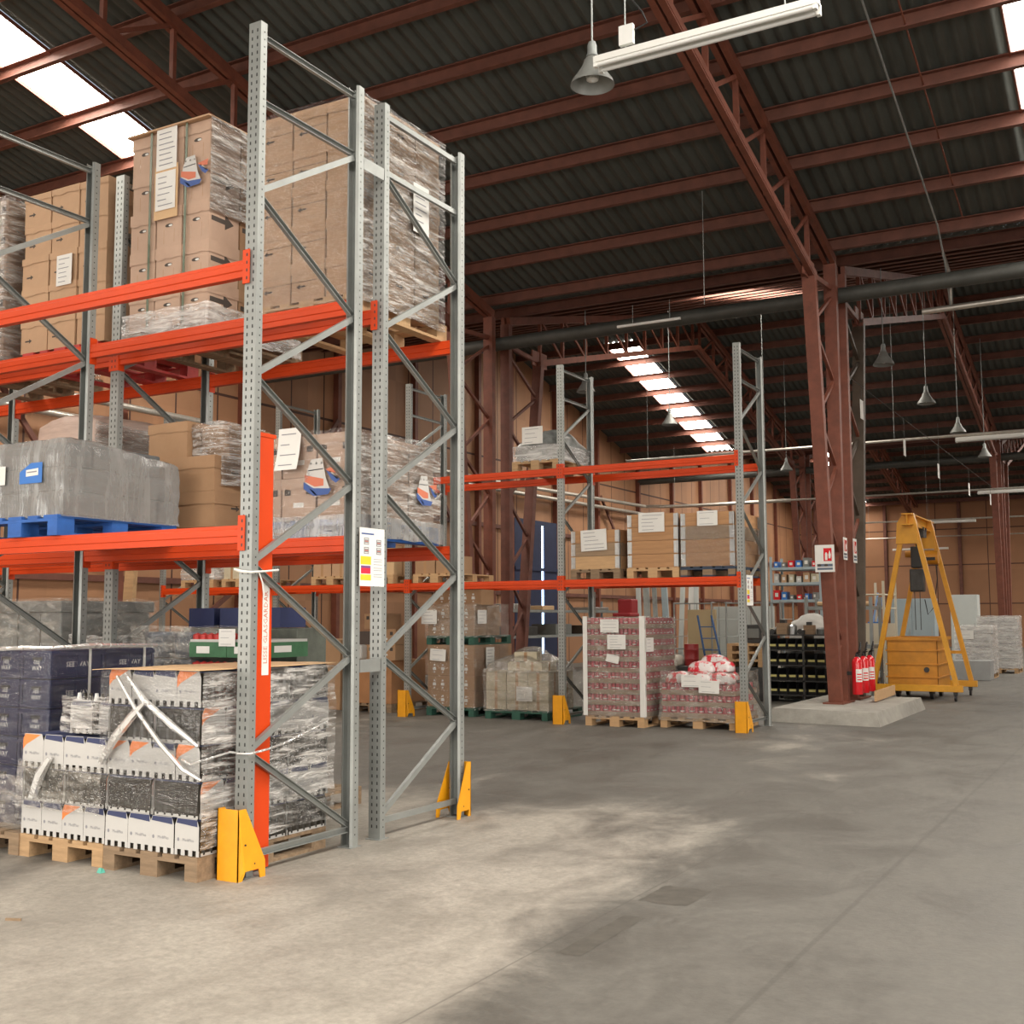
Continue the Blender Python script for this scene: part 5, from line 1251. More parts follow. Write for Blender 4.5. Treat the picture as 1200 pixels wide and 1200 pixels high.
# ------------------------------------------------------------------ lamps, trunking, wires, hanging cards
def lamps():
    proto = [None]
    def pendant(x, y, z, label, top=None, sc=1.):
        k = abs(((y - YN + PER / 2) % PER) - PER / 2); zt = (top or ztop(k)) - z
        t = thing('pendant_lamp', label, 'lamp', (x, y, z), group='bell-shaped pendant lamps')
        m = MB(); m.lathe([(.045, .20), (.07, .17), (.085, .12), (.13, .05), (.17, -.005), (.185, -.045), (.18, -.045), (.16, -.0), (.12, .05), (.07, .11), (.05, .14)], PENDM, n=28); part('shade', m, t, smooth=True, local=True)
        m = MB(); m.lathe([(0, .33), (.03, .33), (.04, .30), (.04, .24), (.055, .2), (0, .19)], GALVD, n=16); part('cap', m, t, smooth=True, local=True)
        m = MB(); m.lathe([(.0, -.02), (.05, 0.0), (.06, .06), (.03, .13)], TUBEW, n=14); part('bulb', m, t, smooth=True, local=True)
        m = MB(); m.tube([(0, 0, .32), (0, 0, zt)], .008, GALVD, 6); part('rod', m, t, local=True)
    pendant(-3.9, 8.27, 6.02, 'bell pendant lamp at the end of the long twin tube light')
    for i, (y, w) in enumerate(((20.3, 'beside the aisle column'), (24.5, 'second beyond the aisle column'), (28.8, 'third beyond the aisle column'), (33.6, 'fourth beyond the aisle column'))):
        pendant(-4.0, y, 6., 'bell pendant lamp of the aisle row, %s' % w)
    for i, (y, w) in enumerate(((19.8, 'behind the post of the farther rack'), (24.2, 'before the bright roof sheets'), (33.6, 'past the end post of the farther rack'))):
        pendant(-9.55, y, 6., 'bell pendant lamp of the inner row, %s' % w)
    # twin tube light
    def tube(x0, x1, y, z, label, rods=True, grp='tube lights'):
        t = thing('tube_light', label, 'lamp', ((x0 + x1) / 2, y, z), group=grp)
        m = MB(); m.box(x0, x1, y - .035, y + .035, z + .03, z + .075, mat('white enamel', (.66, .66, .62), .4)); m.box(x0, x1, y - .075, y - .035, z + .0, z + .05, MATS['white enamel']); m.box(x0, x1, y + .035, y + .075, z, z + .05, MATS['white enamel']); part('housing', m, t)
        for s in (-1, 1):
            m = MB(); m.tube([(x0 + .03, y + s * .05, z - .012), (x1 - .03, y + s * .05, z - .012)], .02, TUBEW, 10); part('tube', m, t, smooth=True)
            for x in (x0, x1 - .03): m = MB(); m.box(x, x + .03, y + s * .05 - .022, y + s * .05 + .022, z - .035, z + .01, MATS['white enamel']); part('end_cap', m, t)
        if rods:
            k = abs(((y - YN + PER / 2) % PER) - PER / 2)
            for x in (x0 + .25, x1 - .25): m = MB(); m.tube([(x, y, z + .075), (x, y, ztop(k) + .08)], .006, GALVD, 6); part('hanger', m, t)
        return t
    t = tube(-3.74, -1.95, 8.02, 5.99, 'long white twin tube light hanging under the near roof slope')
    m = MB(); m.box(-3.52, -3.40, 7.96, 8.0, 6.08, 6.24, TUBEW); m.tube([(-3.4, 8, 6.2), (-3.3, 8.02, 6.24), (-3.34, 8.02, 6.34), (-3.45, 8.02, 6.5)], .008, BLACK, 6); part('ballast_box', m, t)
    def trunk(y, z, x0, x1, label):
        m = MB(); m.tube([(x0, y, z), (x1, y, z)], .032, PIPE, 8); k = abs(((y - YN + PER / 2) % PER) - PER / 2); x = x0 + .6
        while x < x1: m.tube([(x, y, z), (x, y, ztop(k) + .05)], .005, GALVD, 5, cap=False); x += 3.1
        solo('lighting_rail', m, label, 'rail', (x0, y, z), smooth=True)
    trunk(27.3, 5.66, -12., XR - .1, 'lighting rail crossing behind the aisle column, higher of the two')
    trunk(39.4, 5.66, -16., XR - .1, 'lighting rail crossing before the far columns')
    trunk(62.6, 5.75, -14., XR - .1, 'lighting rail in front of the end wall'); trunk(50., 5.6, -12., XR - .1, 'lighting rail across the far bay')
    tube(-3.85, -1.9, 27.3, 5.54, 'tube light on the rail by the third aisle pendant', False, None)
    tube(-4.95, -2.6, 39.4, 5.54, 'tube light on the rail beside the far red column', False, None)
    tube(-8.9, -6.4, 50., 5.48, 'pale tube light on the rail of the far bay', False, None)
    tube(-12.2, -9.4, 62.6, 5.1, 'pale tube light low on the end wall, behind the yellow gantry', False, None)
    tube(-5.4, -3.6, 62.6, 5.3, 'pale tube light on the end wall beside the far red column', False, None)
    # hanging cards on a wire
    m = MB(); m.tube([(-4.4, 19.5, 5.62), (-4.4, 39.4, 5.62)], .006, DARKM, 5); solo('card_wire', m, 'thin wire along the aisle carrying white cards', 'wire', (-4.4, 20., 5.62))
    for i, (y, z, w) in enumerate(((20.3, 5.2, 'at the grey-brown column'), (24.15, 5.02, 'under the overhead rail'), (28.3, 5.0, 'third along the aisle wire'), (33.3, 5.05, 'fourth along the aisle wire'), (37.9, 5.18, 'last along the aisle wire'))):
        m = MB(); m.box(-4.402, -4.398, y - .12, y + .12, z - .17, z + .17, PAPER); m.tube([(-4.4, y, z + .17), (-4.4, y, 5.62)], .004, DARKM, 5)
        solo('hanging_card', m, 'white hanging card %s' % w, 'card', (-4.4, y, z))
    # sag rod and cable under the near roof slope
    def slope(x, y0, y1, dz, r, mt, label, nmz, cat):
        m = MB(); m.tube([(x, y0, ztop(V0 - y0) + dz), (x, y1, ztop(V0 - y1) + dz)], r, mt, 6); solo(nmz, m, label, cat, (x, y0, ztop(V0 - y0) + dz))
    slope(-2.35, 9., 18.3, .12, .012, OXIDE, 'thin red sag rod running down the near roof slope', 'sag_rod', 'rod')
    m = MB(); m.tube([(-2.72, 9., ztop(10.05) + .06), (-2.72, 14, ztop(5.05) + .05), (-2.72, 18.3, ztop(.75) + .05), (-2.72, 18.9, 7.2), (-2.75, 19.5, 6.66)], .014, GALVD, 6); solo('power_cable', m, 'grey power cable running down the near roof slope to the valley', 'cable', (-2.72, 9., 9.5), smooth=True)
    m = MB(); m.tube([(-5.8, 16.2, ztop(2.85)), (-5.8, 16.2, 6.3)], .006, GALVD, 5); solo('hanging_wire', m, 'single wire hanging from the roof between racks and aisle column', 'wire', (-5.8, 16.2, 6.3))
    m = MB(); m.box(-8.2, -7.0, 18.3, 18.34, 6.72, 6.76, TUBEW); m.tube([(-7.9, 18.32, 6.76), (-7.9, 18.32, 7.1)], .006, GALVD, 5); m.tube([(-7.2, 18.32, 6.76), (-7.2, 18.32, 7.1)], .006, GALVD, 5)
    solo('tube_light', m, 'thin pale strip light just below the valley gutter', 'lamp', (-7.6, 18.3, 6.72))
lamps()
# ------------------------------------------------------------------ aisle column gear, gantry, workshop corner
def column_gear():
    # fire extinguishers on the aisle side of the plinth column
    proto = None
    for i, (y, w) in enumerate(((18.62, 'with the large white panel'), (19.08, 'middle of the three'), (19.54, 'last of the three'))):
        x = -4.24
        if proto is None:
            t = thing('fire_extinguisher', 'red fire extinguisher on the plinth column, %s' % w, 'fire extinguisher', (0, 0, 0), group='fire extinguishers on the plinth column')
            m = MB(); m.lathe([(0, 0), (.075, 0), (.082, .012), (.082, .50), (.07, .55), (.035, .585), (.022, .595), (0, .6)], REDX, n=20); part('cylinder', m, t, smooth=True, local=True)
            m = MB(); m.lathe([(0, .59), (.024, .59), (.024, .63), (.015, .645), (0, .65)], BLACK, n=12); m.bar((-.01, 0, .64), (.09, -.02, .67), .02, .014, BLACK); m.bar((-.01, 0, .65), (.085, -.02, .70), .018, .01, BLACK); part('valve', m, t, local=True)
            m = MB(); m.tube([(.02, .02, .64), (.03, .07, .76), (.0, .12, .82), (-.03, .11, .7), (-.02, .095, .45), (-.01, .09, .2)], .011, BLACK, 8); part('hose', m, t, smooth=True, local=True)
            m = MB()
            for k in range(7):
                a0, a1 = -1.25 + .19 * k, -1.25 + .19 * (k + 1)
                for z0, z1, mt in ((.20, .40, PAPER), (.225, .245, REDX), (.27, .285, REDX), (.31, .33, REDX)):
                    if mt is REDX and k in (0, 6): continue
                    r = .0826 if mt is PAPER else .0832
                    m.quad((r * math.cos(a0), r * math.sin(a0), z0), (r * math.cos(a1), r * math.sin(a1), z0), (r * math.cos(a1), r * math.sin(a1), z1), (r * math.cos(a0), r * math.sin(a0), z1), mt)
            part('instruction_label', m, t, local=True)
            m = MB(); m.box(-.17, -.07, -.03, .03, .3, .36, DARKM); part('bracket', m, t, local=True)
            proto = t; t.location = (x, y, .33); t.rotation_euler = (0, 0, -.35)
        else: dup(proto, (x, y, .33), -.35, 'red fire extinguisher on the plinth column, %s' % w)
    # signs
    def sign(pos, w, h, label, nrm, big):
        t = thing('fire_sign', label, 'sign', pos, group='fire signs on the plinth column'); x, y, z = pos; m = MB()
        P = (lambda a, b, o=0: (x + a, y - o, z + b)) if nrm == 'F' else (lambda a, b, o=0: (x + o, y + a, z + b))
        def q(a, b, c, d, mt, o): m.quad(P(a, c, o), P(b, c, o), P(b, d, o), P(a, d, o), mt)
        if nrm == 'F': m.box(x - w / 2, x + w / 2, y, y + .003, z - h / 2, z + h / 2, PAPER)
        else: m.box(x - .003, x, y - w / 2, y + w / 2, z - h / 2, z + h / 2, PAPER)
        part('sign_board', m, t); m = MB()
        q(-.40 * w, .40 * w, -.12 * h, .40 * h, mat('pink print', (.70, .33, .30), .6) if not big else PAPER, .001)
        q(-.06 * w, .36 * w, -.10 * h, .38 * h, REDX, .002)
        m.add([P(a * w, b * h, .003) for a, b in ((.02, -.06), (.14, -.06), (.14, .16), (.11, .22), (.05, .22), (.02, .16))], [tuple(range(6))], PAPER)
        m.add([P(a * w, b * h, .003) for a, b in ((.20, .0), (.30, .0), (.32, .14), (.26, .30), (.19, .14))], [tuple(range(5))], PAPER)
        q(-.40 * w, .40 * w, -.30 * h, -.20 * h, mat('slate print', (.10, .13, .18), .6), .001); q(-.40 * w, .40 * w, -.42 * h, -.34 * h, MATS['slate print'], .001)
        for a in (-.28, .06): m.add([P(a * w + .03 * math.cos(t_), -.25 * h + .02 * math.sin(t_), .002) for t_ in [k * math.pi / 4 for k in range(8)]], [tuple(range(8))], INK)
        part('print', m, t)
    sign((-4.47, 17.70, 2.46), .30, .42, 'white and red fire sign facing the camera on the plinth column', 'F', True)
    sign((-4.385, 18.70, 2.66), .26, .36, 'pink and white fire sign on the aisle side of the plinth column', 'R', False)
    sign((-4.385, 19.38, 2.66), .26, .40, 'second pink fire sign on the aisle side, next to the grey-brown column', 'R', False)
    m = MB(); m.bar((-4.0, 18.75, .30), (-4.0, 20.25, .32), .03, .16, WOODL); solo('timber_plank', m, 'short pine plank standing on edge on the concrete plinth', 'plank', (-4., 19.3, .2))
column_gear()

def gantry():
    t = thing('gantry_crane', 'yellow mobile gantry crane with a chain hoist beside the aisle', 'gantry crane', (-4.07, 23.4, 0))
    zt = 3.3
    for k, y in enumerate((22.5, 24.4)):
        m = MB(); m.box(-4.9, -3.22, y - .06, y + .06, .17, .29, YGAN); part('foot_beam', m, t, bevel=.006)
        for s in (-1, 1):
            m = MB(); m.bar((-4.07 + s * .74, y, .29), (-4.07 + s * .12, y, zt - .1), .085, .085, YGAN); part('leg', m, t)
        m = MB(); pts = [(-.24, zt - .36), (.17, zt - .36), (.15, zt + .0), (.09, zt + .22), (-.09, zt + .22), (-.21, zt + .04)]
        m.add([(-4.07 + a, y - .07, b) for a, b in pts] + [(-4.07 + a, y + .07, b) for a, b in pts], [tuple(range(6)), tuple(range(11, 5, -1))] + [(i, 6 + i, 6 + (i + 1) % 6, (i + 1) % 6) for i in range(6)], YGAN); part('head_plate', m, t)
        m = MB(); m.bar((-4.07 - .6, y, .85), (-4.07 + .6, y, .85), .05, .06, YGAN); part('cross_tie', m, t) if k else None
        for x in (-4.75, -3.35):
            c = MB(); c.box(x - .035, x + .035, y - .03, y + .03, .10, .17, DARKM); w = part('caster', c, t)
            c = MB(); c.tube([(x - .02, y, .062), (x + .02, y, .062)], .062, BLACK, 16); part('wheel', c, w, smooth=True)
    m = MB(); x = -4.07
    for z0, z1, w in ((zt + .18, zt + .205, .09), (zt - .02, zt + .005, .09), (zt, zt + .19, .006)): m.box(x - w, x + w, 22.25, 24.75, z0, z1, YGAN)
    part('main_beam', m, t)
    h = MB(); h.box(x - .10, x + .10, 23.4, 23.75, zt - .18, zt - .03, DARKM); tr = part('trolley', h, t)
    for yy in (23.45, 23.7): h = MB(); h.tube([(x - .11, yy, zt - .02), (x + .11, yy, zt - .02)], .04, DARKM, 12); part('trolley_wheel', h, tr)
    h = MB(); h.box(x - .16, x + .04, 23.42, 23.72, zt - .78, zt - .36, BLACKP); h.tube([(x - .06, 23.57, zt - .36), (x - .06, 23.57, zt - .15)], .02, DARKM, 8); part('hoist_body', h, t, bevel=.02)
    h = MB(); h.tube([(x + .04, 23.57, zt - .58), (x + .34, 23.57, zt - .58)], .14, YBOX, 20); h.box(x + .06, x + .30, 23.425, 23.44, zt - .64, zt - .58, BLACK); part('hoist_motor', h, t, smooth=True)
    h = MB(); h.tube([(x - .28, 23.57, zt - .5), (x - .16, 23.57, zt - .5)], .07, YBOX, 14); part('limit_switch', h, t, smooth=True)
    h = MB(); h.box(x - .2, x + .06, 23.45, 23.7, zt - 1.25, zt - .8, DARKM); part('chain_bag', h, t, bevel=.03)
    for dx in (-.12, -.02): h = MB(); h.tube([(x + dx, 23.5, zt - .8), (x + dx, 23.5, 1.3)], .008, DARKM, 6); part('chain', h, t)
    h = MB(); h.tube([(x + .28, 23.6, zt - .7), (x + .30, 23.6, 2.3), (x + .22, 23.6, 1.75), (x + .1, 23.6, 1.6), (x + .05, 23.6, 1.9)], .01, BLACK, 6); part('control_cable', h, t, smooth=True)
    # ochre skip on a trolley under it
    s = thing('skip_bin', 'ochre ribbed steel skip bin on small wheels under the gantry', 'skip bin', (-4.14, 23.4, 0))
    x0, x1, y0, y1, z0, z1 = -4.60, -3.68, 22.72, 24.1, .2, 1.16; m = MB(); th = .01
    for a, b, c, d in ((x0, x1, y0, y0 + th), (x0, x1, y1 - th, y1), (x0, x0 + th, y0, y1), (x1 - th, x1, y0, y1)): m.box(a, b, c, d, z0, z1, YBOX)
    m.box(x0, x1, y0, y1, z0, z0 + th, YBOX); part('bin_body', m, s)
    for z in (.42, .66, .92):
        m = MB(); m.box(x0 - .025, x1 + .025, y0 - .025, y0, z - .012, z + .012, YBOX); m.box(x1, x1 + .025, y0, y1, z - .012, z + .012, YBOX); part('rib', m, s)
    m = MB(); m.box(x0 - .04, x1 + .04, y0 - .04, y0 + .02, z1 - .05, z1 + .01, YBOX); m.box(x0 - .04, x1 + .04, y1 - .02, y1 + .04, z1 - .05, z1 + .01, YBOX); m.box(x0 - .04, x0 + .02, y0, y1, z1 - .05, z1 + .01, YBOX); m.box(x1 - .02, x1 + .04, y0, y1, z1 - .05, z1 + .01, YBOX); part('rim', m, s)
    m = MB(); m.tube([(-3.88, y0 - .03, .56), (-3.88, y0, .56)], .05, DARKM, 12); part('drain_cap', m, s)
    for x in (x0 + .15, x1 - .15):
        for y in (y0 + .2, y1 - .2): m = MB(); m.tube([(x - .03, y, .1), (x + .03, y, .1)], .1, BLACK, 16); m.box(x - .05, x + .05, y - .05, y + .05, .1, .2, DARKM); part('wheel', m, s)
gantry()

def wrapped_white():
    # white wrapped pallets and a grey box past the gantry
    wm = mat('white stacked packs', (.62, .60, .57), .55, 0, .35, 14., .2, 30, (1, 1, 3))
    def stack(x0, x1, y0, y1, z1, lab, nl, seed):
        pallet((x0 + x1) / 2, y0, 0., 'pallet under the %s' % lab, WOOD, w=round(x1 - x0, 2))
        mb = MB(); w, d, h = (x1 - x0) / 2 - .006, .45, (z1 - .15) / nl - .006; mb.box(-w / 2, w / 2, 0, d, 0, h, wm); mb.box(-w / 2 + .03, w / 2 - .03, -.001, 0, h * .2, h * .45, INKG); mb.box(w / 2, w / 2 + .001, .04, d - .04, h * .2, h * .45, INKG); me = (mb.mesh('pack', bevel=.012), None)
        for l in range(nl):
            for i in range(2): put(me, 'white pack, %s layer, %s along the front, %s' % (ORD[l], NTH[i], lab), (x0 + (x1 - x0) * (i * .5 + .25), y0 + .03, .146 + (h + .006) * l), 0, 'white packs of the ' + lab, 'pack', 'pack')
            put(me, 'white pack, %s layer, behind the corner, %s' % (ORD[l], lab), (x0 + (x1 - x0) * .75, y0 + .5, .146 + (h + .006) * l), 0, 'white packs of the ' + lab, 'pack', 'pack')
        film(x0 - .02, x1 + .02, y0 + .01, y0 + 1.05, .12, z1 + .03, 'white film round the %s' % lab, FILMW, seed, faces='FR', nx=12, nz=12, amp=.02)
    stack(-4.58, -3.72, 31.0, 32.2, 1.33, 'lower white pallet stack', 6, 71)
    stack(-4.45, -3.45, 34.2, 35.4, 1.56, 'taller white pallet stack', 7, 72)
    stack(-3.4, -2.4, 42.5, 43.7, 1.75, 'white pallet stack by the far column', 7, 73)
    note(-4.30, 30.98, 1.1, .34, .22, 'white sheet on the lower white pallet stack', rows=3, seed=41)
    m = MB(); m.box(-4.62, -3.66, 30.1, 30.75, 0, .48, mat('grey tin', (.33, .34, .34), .5, .2, .1, 3.)); solo('grey_tin_box', m, 'low grey sheet-metal box in front of the lower white pallet stack', 'box', (-4.1, 30.1, 0), bevel=.01)
    # cabinets
    def cabinet(x0, x1, y0, y1, z1, mt, lab, doors):
        t = thing('storage_cabinet', lab, 'cabinet', ((x0 + x1) / 2, y0, 0)); m = MB(); m.box(x0, x1, y0, y1, .05, z1, mt); m.box(x0 + .03, x1 - .03, y0 + .05, y1, 0, .05, DARKM); part('body', m, t)
        w = (x1 - x0) / doors
        for i in range(doors):
            m = MB(); m.box(x0 + w * i + .01, x0 + w * (i + 1) - .01, y0 - .02, y0, .08, z1 - .03, mt); d = part('door', m, t, bevel=.004); m = MB(); m.box(x0 + w * (i + .86), x0 + w * (i + .9), y0 - .04, y0 - .02, z1 * .5, z1 * .6, SILVER); part('handle', m, d)
    cabinet(-6.75, -5.55, 34., 34.6, 2.08, STEELB, 'grey-blue steel cabinet behind the gantry', 2)
    cabinet(-5.75, -4.95, 38.2, 38.8, 2.25, LIGHTG, 'pale green-grey steel cabinet behind the gantry hoist chains', 1)
    # white trolley rack with a pallet truck beyond the plinth column
    t = thing('tube_trolley', 'cream tubular trolley rack just past the grey-brown column', 'trolley', (-5.4, 26.0, 0))
    for x in (-5.72, -5.28):
        for y in (25.9, 27.2): m = MB(); m.tube([(x, y, .12), (x, y, 2.35)], .03, CREAMP, 8); part('post', m, t, smooth=True)
    for z in (.35, 1.75, 2.05): m = MB(); m.tube([(-5.72, 25.9, z), (-5.28, 25.9, z)], .018, CREAMP, 8); m.tube([(-5.28, 25.9, z), (-5.28, 27.2, z)], .018, CREAMP, 8); part('rail', m, t, smooth=True)
    m = MB(); m.box(-5.70, -5.05, 25.88, 25.90, .62, 1.42, CREAMP); part('panel', m, t)
    for x in (-5.72, -5.28):
        for y in (25.9, 27.2): m = MB(); m.tube([(x - .02, y, .06), (x + .02, y, .06)], .06, BLACK, 12); part('wheel', m, t)
    m = MB(); m.bar((-5.52, 26.4, 1.45), (-5.40, 26.4, 2.0), .10, .03, mat('light blue', (.25, .42, .72), .5)); m.bar((-5.62, 26.4, 1.45), (-5.50, 26.4, 2.1), .06, .03, MATS['light blue']); m.box(-5.72, -5.35, 26.3, 26.5, 1.40, 1.45, BLUES)
    solo('blue_straps', m, 'light blue straps hung in the cream trolley rack', 'strap', (-5.5, 26.4, 1.4))
wrapped_white()

def workshop():
    # dark rack of small-parts bins behind the plinth
    t = thing('bin_rack', 'dark rack of black small-parts bins with yellow label strips behind the plinth', 'rack', (-6.2, 20.9, 0))
    x0, x1, y0, y1 = -6.42, -5.05, 20.9, 21.6
    for x in (x0, -5.72, x1):
        m = MB(); m.box(x - .02, x + .02, y0, y1, 0, 1.32, DARKM); part('upright', m, t)
    zs = (.12, .38, .66, .94, 1.22)
    for z in zs: m = MB(); m.box(x0, x1, y0, y1, z, z + .02, DARKM); part('shelf', m, t)
    bm_ = MB(); w, d, h = .165, .5, .2; bm_.add([(-w / 2, 0, 0), (w / 2, 0, 0), (w / 2, d, 0), (-w / 2, d, 0), (-w / 2, -.03, h * .55), (w / 2, -.03, h * .55), (w / 2, d, h), (-w / 2, d, h), (-w / 2, .16, h), (w / 2, .16, h)],
        [(0, 3, 2, 1), (0, 1, 5, 4), (1, 2, 6, 9, 5), (3, 0, 4, 8, 7), (2, 3, 7, 6)], BLACKP); bm_.box(-.06, .06, -.032, -.026, h * .3, h * .5, mat('yellow label', (.50, .46, .16), .6)); bme = (bm_.mesh('bin'), None)
    for l, z in enumerate(zs[:4]):
        for i in range(7):
            put(bme, 'black parts bin, %s shelf, %s along the dark bin rack' % (ORD[l], NTH[i]), (x0 + .13 + .178 * i, y0 + .04, z + .022), 0, 'black parts bins', 'parts_bin', 'bin')
    rnd = random.Random(11)
    for i, x in enumerate((-6.32, -6.14, -5.97, -5.8, -5.63, -5.46, -5.29, -5.13)):
        m = MB(); h = rnd.uniform(.08, .22); k = i % 3
        if k == 0: m.tube([(0, 0, .05), (0, .4, .05)], .05, DARKM, 10); m.tube([(0, .02, .05), (.1, .02, h)], .02, SILVER, 8)
        elif k == 1: m.box(-.1, .1, 0, .3, 0, h, (GREYP, WOODG, CREAMB)[i % 3]); m.box(-.05, .05, .05, .2, h, h + .06, DARKM)
        else: m.lathe([(0, 0), (.09, 0), (.09, h), (.05, h + .03), (0, h + .03)], (SILVER, GREYP)[i % 2], (0, .15, 0), 14)
        solo('machine_part', m, 'loose machine part, %s along the top of the dark bin rack' % NTH[i], 'machine part', (x, 21.0, 1.242), rnd.uniform(-.3, .3), 'machine parts on the bin rack', local=True)
    lump('dust_sheet', -6.35, -5.5, 21.75, 22.5, .0, 1.62, mat('pale sheet', (.50, .49, .46), .7, 0, .15, 4., .3, 6), 'pale sheet thrown over a machine behind the bin rack', 'sheet', 6, amp=.06, dome=.5)
    m = MB(); m.tube([(-5.95, 22.9, 1.82), (-4.9, 22.9, 1.82)], .045, CARDL, 12); solo('cardboard_roll', m, 'pale cardboard roll lying on the shelf behind the plinth column', 'roll', (-5.4, 22.9, 1.78), smooth=True)
    # shelf bay it lies on
    def shelving(x0, x1, y0, y1, zs, zt, mt, lab, name='steel_shelving'):
        t = thing(name, lab, 'shelving', ((x0 + x1) / 2, y0, 0))
        for x in (x0, x1):
            for y in (y0, y1): m = MB(); m.box(x - .03, x + .03, y - .03, y + .03, 0, zt, mt); part('upright', m, t)
        for z in zs: m = MB(); m.box(x0, x1, y0, y1, z, z + .07, mt); part('shelf', m, t)
        return t
    shelving(-6.1, -4.85, 22.6, 23.4, (.3, .95, 1.70), 1.95, GALVD, 'zinc shelving bay holding the cardboard roll')
    shelving(-8.9, -7.6, 29.6, 30.6, (.4, 1.1, 1.95, 2.4, 2.8), 3.15, STEELB, 'tall blue-grey shelving with small boxes near the end columns')
    cols = [REDX, WHITEC, BLUES, CARD, GREYP, CREAMB]
    for l, z in enumerate((2.02, 2.47, 2.87)):
        for i in range(6):
            m = MB(); w = rnd.uniform(.09, .17); h = rnd.uniform(.12, .26); m.box(-w / 2, w / 2, 0, .3, 0, h, cols[(i * 2 + l) % 6]); m.box(-w / 4, w / 4, -.002, 0, h * .3, h * .7, PAPER)
            solo('small_box', m, 'small coloured box, %s on the %s loaded shelf of the tall blue-grey shelving' % (NTH[i], ('lowest', 'middle', 'top')[l]), 'box', (-8.78 + .2 * i, 29.66, z), 0, 'small boxes on the blue-grey shelving', local=True)
    # heavy shelving by the side wall
    t = shelving(-15.9, -14.9, 26., 34., (1.02, 1.72), 2.1, GALVD, 'heavy zinc shelving along the side wall behind the cream load')
    for i, (y, z, mt, w, h) in enumerate(((26.6, 1.79, SILVER, .9, .16), (28.2, 1.79, CARDL, .7, .12), (27., 1.09, DARKM, .9, .25), (29., 1.09, GREYP, 1.0, .3), (31., 1.09, OLIVE, .8, .25), (31.5, 1.79, SILVER, 1.1, .1))):
        m = MB(); m.box(-15.8, -15., y, y + w, z, z + h, mt); solo('stored_bundle', m, 'stored bundle on the heavy zinc shelving, %s shelf, %s along' % ('upper' if z > 1.5 else 'lower', NTH[i % 3]), 'bundle', (-15.4, y, z), bevel=.02)
    # roll cages behind the farther rack
    def cage(x0, x1, y0, y1, z1, lab):
        t = thing('roll_cage', lab, 'roll cage', ((x0 + x1) / 2, y0, 0), group='grey wire roll cages')
        for x in (x0, x1):
            m = MB(); m.tube([(x, y0, .15), (x, y0, z1), (x, y1, z1), (x, y1, .15)], .018, GALV, 8); 
            for k in range(1, 5): m.tube([(x, y0, .15 + (z1 - .15) * k / 5), (x, y1, .15 + (z1 - .15) * k / 5)], .008, GALV, 6)
            part('side_frame', m, t, smooth=True)
        m = MB()
        for z in (.16, z1 * .5, z1 - .02): m.tube([(x0, y0, z), (x1, y0, z)], .014, GALV, 6)
        for k in range(1, 5): m.tube([(x0 + (x1 - x0) * k / 5, y1, .16), (x0 + (x1 - x0) * k / 5, y1, z1)], .008, GALV, 6)
        part('cross_rail', m, t, smooth=True)
        m = MB(); m.box(x0, x1, y0, y1, .14, .16, DARKM); part('base', m, t)
        for x in (x0, x1):
            for y in (y0, y1): m = MB(); m.tube([(x - .02, y, .06), (x + .02, y, .06)], .06, BLACK, 12); m.box(x - .02, x + .02, y - .02, y + .02, .06, .15, DARKM); part('wheel', m, t)
    cage(-8.62, -7.82, 21.9, 22.8, 1.86, 'grey wire roll cage holding cream boards behind the red can stack')
    cage(-7.55, -6.45, 22.0, 22.9, 1.86, 'grey wire roll cage in front of the white boards')
    m = MB(); m.box(-8.5, -7.9, 22.35, 22.43, .17, 1.72, mat('cream board', (.56, .44, .25), .7)); solo('board', m, 'cream boards standing in the first roll cage', 'board', (-8.2, 22.4, .17))
    m = MB(); m.box(-8.6, -7.25, 24.2, 24.3, .3, 1.80, LIGHTG); m.box(-7.95, -7.93, 24.19, 24.2, .3, 1.8, GREYP); solo('grey_board', m, 'wide pale grey panel leaning behind the roll cages', 'panel', (-7.9, 24.2, .3))
    m = MB(); m.box(-8.6, -7.25, 24.0, 24.6, 0, .3, DARKM); solo('floor_stand', m, 'low dark stand under the pale grey panel', 'stand', (-7.9, 24.2, 0))
    # leaning steel profiles
    for i, (xa, xb, y, mt) in enumerate(((-10.35, -10.0, 24.0, LIGHTG), (-10.2, -9.82, 24.1, GALV), (-9.98, -9.6, 24.05, GALVD), (-9.8, -9.4, 24.2, STEELB), (-9.3, -9.15, 24.1, LIGHTG), (-9.12, -8.95, 24.2, WHITEP), (-8.95, -8.72, 24.0, LIGHTG))):
        m = MB(); m.bar((xb, y - .6, 0), (xa, y + .1, 2.35), .14 if i % 2 else .1, .05, mt, (0, 1, 0)); solo('steel_profile', m, 'leaning steel profile, %s of the row behind the can stack' % NTH[i], 'profile', (xb, y - .6, 0), group='leaning steel profiles')
    # blue ladder
    LADB = mat('dull blue', (.04, .12, .30), .5)
    t = thing('blue_ladder', 'blue ladder leaning across the first roll cage', 'ladder', (-8.0, 21.7, 0))
    for d in (0, .36): m = MB(); m.bar((-7.75 + d, 21.66, 0), (-8.1 + d * .8, 21.86, 1.6), .035, .02, LADB); part('rail', m, t)
    for k in range(1, 7):
        f = k / 7; m = MB(); m.bar((-7.75 - .35 * f, 21.66 + .2 * f, 1.6 * f), (-7.39 - .42 * f, 21.66 + .2 * f, 1.6 * f), .02, .02, LADB); part('rung', m, t)
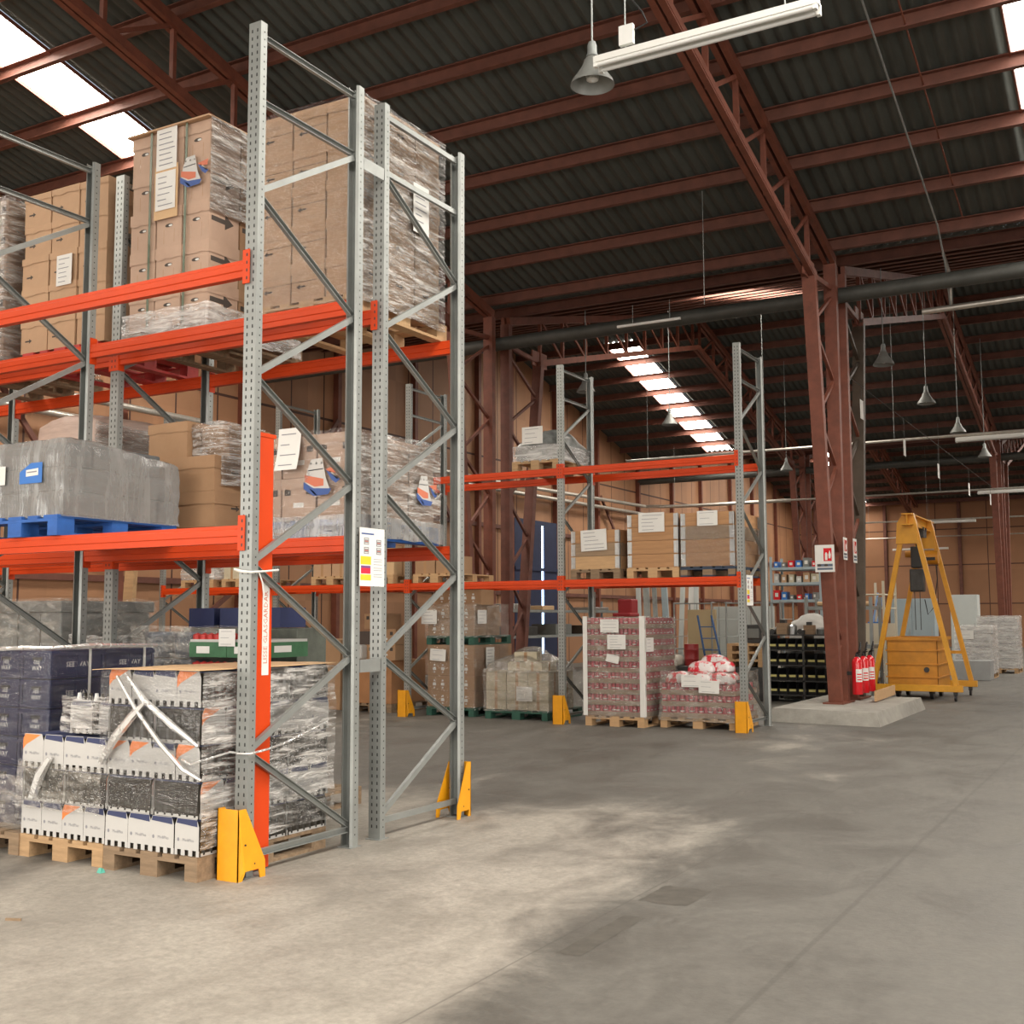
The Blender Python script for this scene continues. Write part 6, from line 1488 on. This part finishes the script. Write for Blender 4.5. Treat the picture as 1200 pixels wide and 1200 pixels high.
    # red chair on top of stuff, barrels, pallets
    m = MB(); rs = mat('dark red seat', (.30, .012, .016), .5); m.box(-9.92, -9.6, 22.0, 22.35, 1.62, 1.95, rs); m.box(-9.95, -9.55, 21.8, 22.3, 1.58, 1.66, rs); solo('red_seat', m, 'red padded seat standing on the packed shelf behind the can stack', 'seat', (-9.75, 22., 1.58), bevel=.03)
    m = MB(); m.box(-10.6, -9.2, 21.8, 22.8, 0, 1.575, mat('dim packed shelf', (.14, .12, .10), .7, 0, .4, 4.)); solo('packed_block', m, 'block of dim packed goods under the red seat', 'packed goods', (-9.9, 21.8, 0), bevel=.02)
    m = MB(); m.lathe([(0, 0), (.14, 0), (.14, .12), (.145, .13), (.14, .14), (.14, .30), (.145, .31), (.14, .32), (.14, .42), (0, .42)], mat('dark red drum', (.28, .02, .02), .4), (-8.05, 21.35, .62), 18); solo('steel_drum', m, 'small dark red drum behind the tall can stack', 'drum', (-8.05, 21.35, .62), smooth=True)
    m = MB(); m.box(-8.9, -6.48, 21.0, 21.62, .0, .62, DARKM); solo('work_bench', m, 'long dark bench behind the farther rack carrying drum and pallets', 'bench', (-7.6, 21.0, 0), bevel=.02)
    for k in range(3): pallet(-6.86, 21.02, .625 + .147 * k, 'short pine pallet, %s of three stacked on the long dark bench' % ORD[k], WOODL, w=.7, d=.6)
    m = MB(); m.box(-6.95, -6.6, 21.3, 21.6, 1.07, 1.42, DARKM); m.box(-6.9, -6.65, 21.29, 21.3, 1.15, 1.36, GREYP); solo('old_monitor', m, 'small dark boxed device on the stacked short pallets', 'device', (-6.7, 21.3, 1.07), bevel=.015)
    m = MB(); m.box(-6.80, -6.52, 21.66, 21.94, 0, 1.35, CREAMP); solo('cream_box', m, 'narrow cream box standing between cage and bin rack', 'box', (-6.66, 21.66, 0), bevel=.01)
    lump('folded_sacks', -8.75, -8.2, 20.9, 21.4, .625, .86, mat('sackcloth', (.50, .47, .40), .8, 0, .15, 8.), 'pile of pale folded sacks on the long dark bench', 'sacks', 7, n=8, amp=.03, dome=.5)
workshop()
